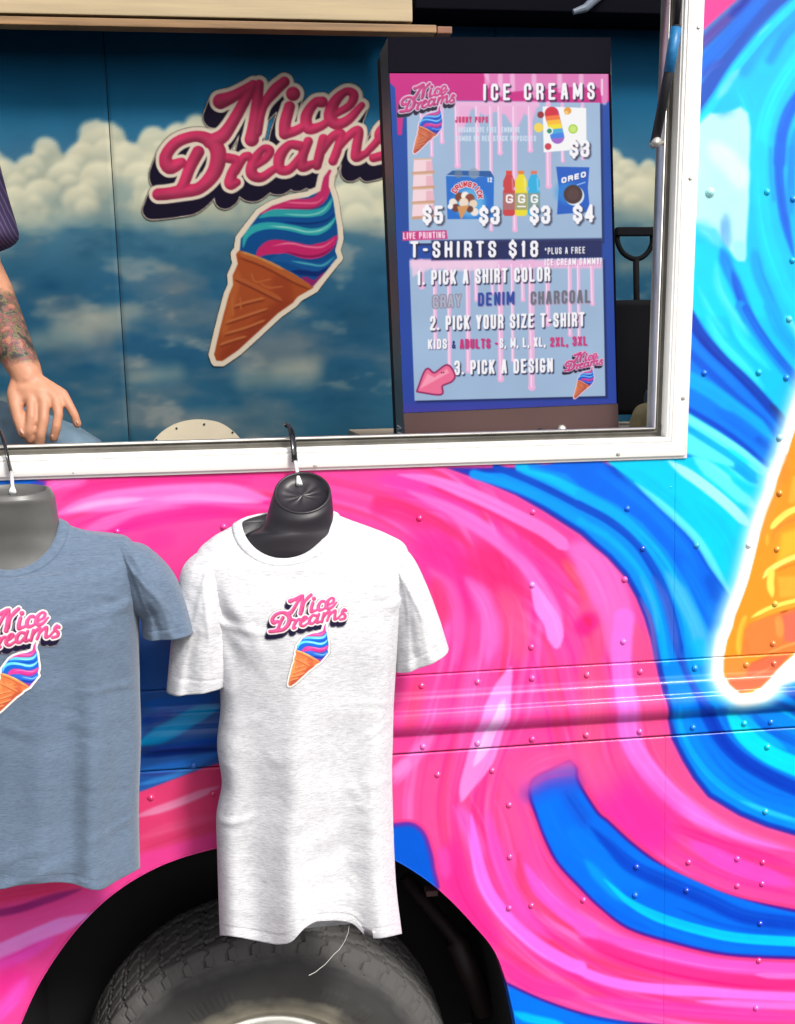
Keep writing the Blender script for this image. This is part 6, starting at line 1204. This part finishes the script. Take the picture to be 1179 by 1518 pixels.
def person():
    root = empty('person', tuple(P3(-120, 700, .6)), 'person with a tattooed forearm and purple short-sleeved shirt, hand resting on a jeans knee', 'person')
    def sweep(bm, pts):
        """balls and cones along a polyline of (x, y, z, r)"""
        for i, (p, r) in enumerate(pts):
            bmesh.ops.create_icosphere(bm, subdivisions=2, radius=r, matrix=Matrix.Translation(Vector(p)))
            if i: 
                q, r0 = pts[i-1]; tube(bm, [tuple(q), tuple(p)], [r0, r], 18)
    px_ = lambda *L: [(P3(x, y, Y), r) for x, y, Y, r in L]
    bm = bmesh.new()
    sweep(bm, px_((-210,600,.66,.13), (-205,470,.64,.115), (-202,380,.64,.125), (-200,270,.63,.13))); sweep(bm, px_((-145,250,.62,.10), (-255,250,.64,.10)))
    sweep(bm, px_((-195,140,.63,.09), (-190,60,.62,.056), (-196,-10,.60,.062), (-197,-50,.59,.078), (-197,-85,.61,.092), (-197,-110,.62,.088)))
    sweep(bm, px_((-195,140,.63,.09), (-110,165,.60,.066), (-62,200,.56,.058), (-48,300,.53,.052), (-32,395,.50,.047), (-14,432,.465,.046), (4,478,.41,.044), (20,515,.372,.039), (36,545,.348,.033), (42,562,.336,.030)))
    sweep(bm, px_((-195,140,.63,.09), (-280,150,.62,.066), (-330,200,.62,.056), (-350,400,.58,.042), (-270,520,.45,.030), (-230,540,.40,.034)))
    sweep(bm, px_((-130,650,.62,.085), (90,730,.44,.06), (80,1000,.46,.04))); sweep(bm, px_((-280,650,.62,.085), (-300,740,.42,.06), (-300,1000,.46,.04)))
    F_ng = {
      'thumb': [(28,566,.338,.017),(22,584,.322,.0165),(24,603,.308,.0140),(29,624,.298,.0125),(35,642,.294,.0112)],
      'index': [(36,562,.332,.018),(47,594,.304,.0112),(47,618,.290,.0101),(44,638,.288,.0098),(45,652,.297,.0098)],
      'middle': [(42,562,.330,.018),(66,596,.302,.0112),(65,622,.286,.0101),(61,644,.284,.0098),(59,659,.294,.0098)],
      'ring': [(50,562,.332,.018),(83,592,.306,.0110),(87,614,.293,.0098),(84,633,.290,.0094),(80,649,.298,.0094)],
      'little': [(54,564,.336,.016),(93,584,.316,.0112),(104,603,.304,.0096),(111,616,.301,.0088),(115,629,.304,.0086)]}
    for L_ in F_ng.values(): sweep(bm, px_(*L_))
    sweep(bm, px_((34,578,.322,.018), (58,582,.316,.019), (76,588,.316,.015))); sweep(bm, px_((30,590,.318,.014), (48,592,.312,.015)))
    me = bpy.data.meshes.new('body'); bm.to_mesh(me); bm.free(); o = bpy.data.objects.new('body', me); C.objects.link(o)
    rm = o.modifiers.new('union', 'REMESH'); rm.mode = 'VOXEL'; rm.voxel_size = .0037; sm = o.modifiers.new('soft', 'SMOOTH'); sm.factor = .5; sm.iterations = 3
    me2 = bpy.data.meshes.new_from_object(o.evaluated_get(bpy.context.evaluated_depsgraph_get())); bpy.data.objects.remove(o)
    body = adopt(link('body', me2, M['skin']), root)
    # nails
    for k, L_ in F_ng.items():
        x, y, Y, r = L_[4]; a = Vector(P3(L_[3][0], L_[3][1], L_[3][2])); b = Vector(P3(x, y, Y)); d = (b-a).normalized(); c_ = b-d*.001+Vector((0, -r*.82, r*.30))
        bm = bmesh.new(); bmesh.ops.create_uvsphere(bm, u_segments=12, v_segments=8, radius=1); rotm = d.to_track_quat('Z', 'Y').to_matrix().to_4x4(); bmesh.ops.transform(bm, matrix=Matrix.Translation(c_) @ rotm @ Matrix.Diagonal((r*.50, r*.20, r*.62, 1)), verts=bm.verts)
        adopt(bm_obj('nail', bm, M['nail'], None, True), root)
    # shirt: torso and sleeves, one cloth
    sl0, sl1 = P3(-42, 330, .53), P3(-18, 396, .50)
    shirt = skinned('shirt', fixz([[('a', P3(-210, 560, .65), (.155, .115)), ('b', P3(-205, 470, .64), (.155, .115)), ('c', P3(-200, 270, .63), (.185, .125)), ('d', P3(-195, 140, .63), (.11, .095)), ('e', P3(-195, 100, .63), (.075, .07))],
        [('d', 0, 0), ('s1', P3(-110, 150, .60), .082), ('s2', P3(-60, 190, .56), .074), ('s3', P3(-44, 290, .53), .080), ('s4', P3(-30, 345, .51), .086), ('s5', P3(-24, 375, .505), .088)],
        [('d', 0, 0), ('r1', P3(-280, 150, .62), .082), ('r2', P3(-330, 200, .62), .07), ('r3', P3(-345, 330, .60), .062)]]), M['tee'], 2)
    adopt(shirt, root)
    jeans = skinned('jeans', fixz([[('p', P3(-210, 610, .66), (.165, .125)), ('w', P3(-210, 545, .66), (.155, .12))], [('p', 0, 0), ('h', P3(-120, 645, .62), .12), ('t', P3(5, 672, .53), .13), ('k', P3(132, 704, .47), .14), ('s', P3(98, 820, .43), .068), ('c', P3(85, 960, .46), .058)],
        [('p', 0, 0), ('h2', P3(-280, 650, .60), .10), ('k2', P3(-300, 722, .40), .086), ('c2', P3(-300, 960, .46), .058)]]), M['jeans'], 2)
    adopt(jeans, root)
    hd = Vector(P3(-197, -80, .60))
    bm = bmesh.new(); bmesh.ops.create_uvsphere(bm, u_segments=28, v_segments=18, radius=1)
    bmesh.ops.delete(bm, geom=[v for v in bm.verts if v.co.z < -.15 and v.co.y < .25 or v.co.z < -.6 or (v.co.y < -.55 and v.co.z < .45)], context='VERTS'); bmesh.ops.transform(bm, matrix=Matrix.Translation(hd+Vector((0, .015, .035))) @ Matrix.Diagonal((.092, .108, .115, 1)), verts=bm.verts); adopt(bm_obj('hair', bm, M['hair'], None, True), root)
    for sx in (-1, 1):
        bm = bmesh.new(); bmesh.ops.create_uvsphere(bm, u_segments=12, v_segments=8, radius=1); bmesh.ops.transform(bm, matrix=Matrix.Translation(hd+Vector((sx*.032, -.082, .005))) @ Matrix.Diagonal((.012, .008, .007, 1)), verts=bm.verts); adopt(bm_obj('eye', bm, mat('eye', (.5, .5, .5), .2), None, True), root)
        bm = bmesh.new(); bmesh.ops.create_uvsphere(bm, u_segments=12, v_segments=8, radius=1); bmesh.ops.transform(bm, matrix=Matrix.Translation(hd+Vector((sx*.086, .0, -.005))) @ Matrix.Diagonal((.010, .018, .030, 1)), verts=bm.verts); adopt(bm_obj('ear', bm, M['skin'], None, True), root)
    bm = bmesh.new(); bmesh.ops.create_uvsphere(bm, u_segments=12, v_segments=8, radius=1); bmesh.ops.transform(bm, matrix=Matrix.Translation(hd+Vector((0, -.098, -.020))) @ Matrix.Diagonal((.013, .018, .026, 1)), verts=bm.verts); adopt(bm_obj('nose', bm, M['skin'], None, True), root)
    bm = bmesh.new(); bmesh.ops.create_uvsphere(bm, u_segments=12, v_segments=8, radius=1); bmesh.ops.transform(bm, matrix=Matrix.Translation(hd+Vector((0, -.085, -.062))) @ Matrix.Diagonal((.024, .008, .007, 1)), verts=bm.verts); adopt(bm_obj('mouth', bm, mat('lips', (.35, .12, .10), .5), None, True), root)
    # seat under the person
    z = float(P3(-210, 700, .66)[2]); x = float(P3(-210, 700, .66)[0])
    st = empty('stool', (x, .68, .88), 'black stool under the seated person', 'stool')
    bm = bmesh.new(); tube(bm, [(x, .68, z-.06), (x, .68, z-.02), (x, .68, z-.012)], [.17, .17, .15], 24); adopt(bm_obj('seat', bm, M['black']), st)
    for k in range(4):
        a = math.pi/4+k*math.pi/2; bm = bmesh.new(); tube(bm, [(x+.11*math.cos(a), .70+.06*math.sin(a), z-.06), (x+.15*math.cos(a), .70+.10*math.sin(a), .881)], .012, 8); adopt(bm_obj('leg', bm, M['black']), st)
def fixz(chains):
    for ch in chains:
        for i, (k, p, r) in enumerate(ch):
            if isinstance(p, int): ch[i] = (k, (0, 0, 0), .05)
    return chains
M['nail'] = mat('nail', (.56, .31, .23), .5)
person()
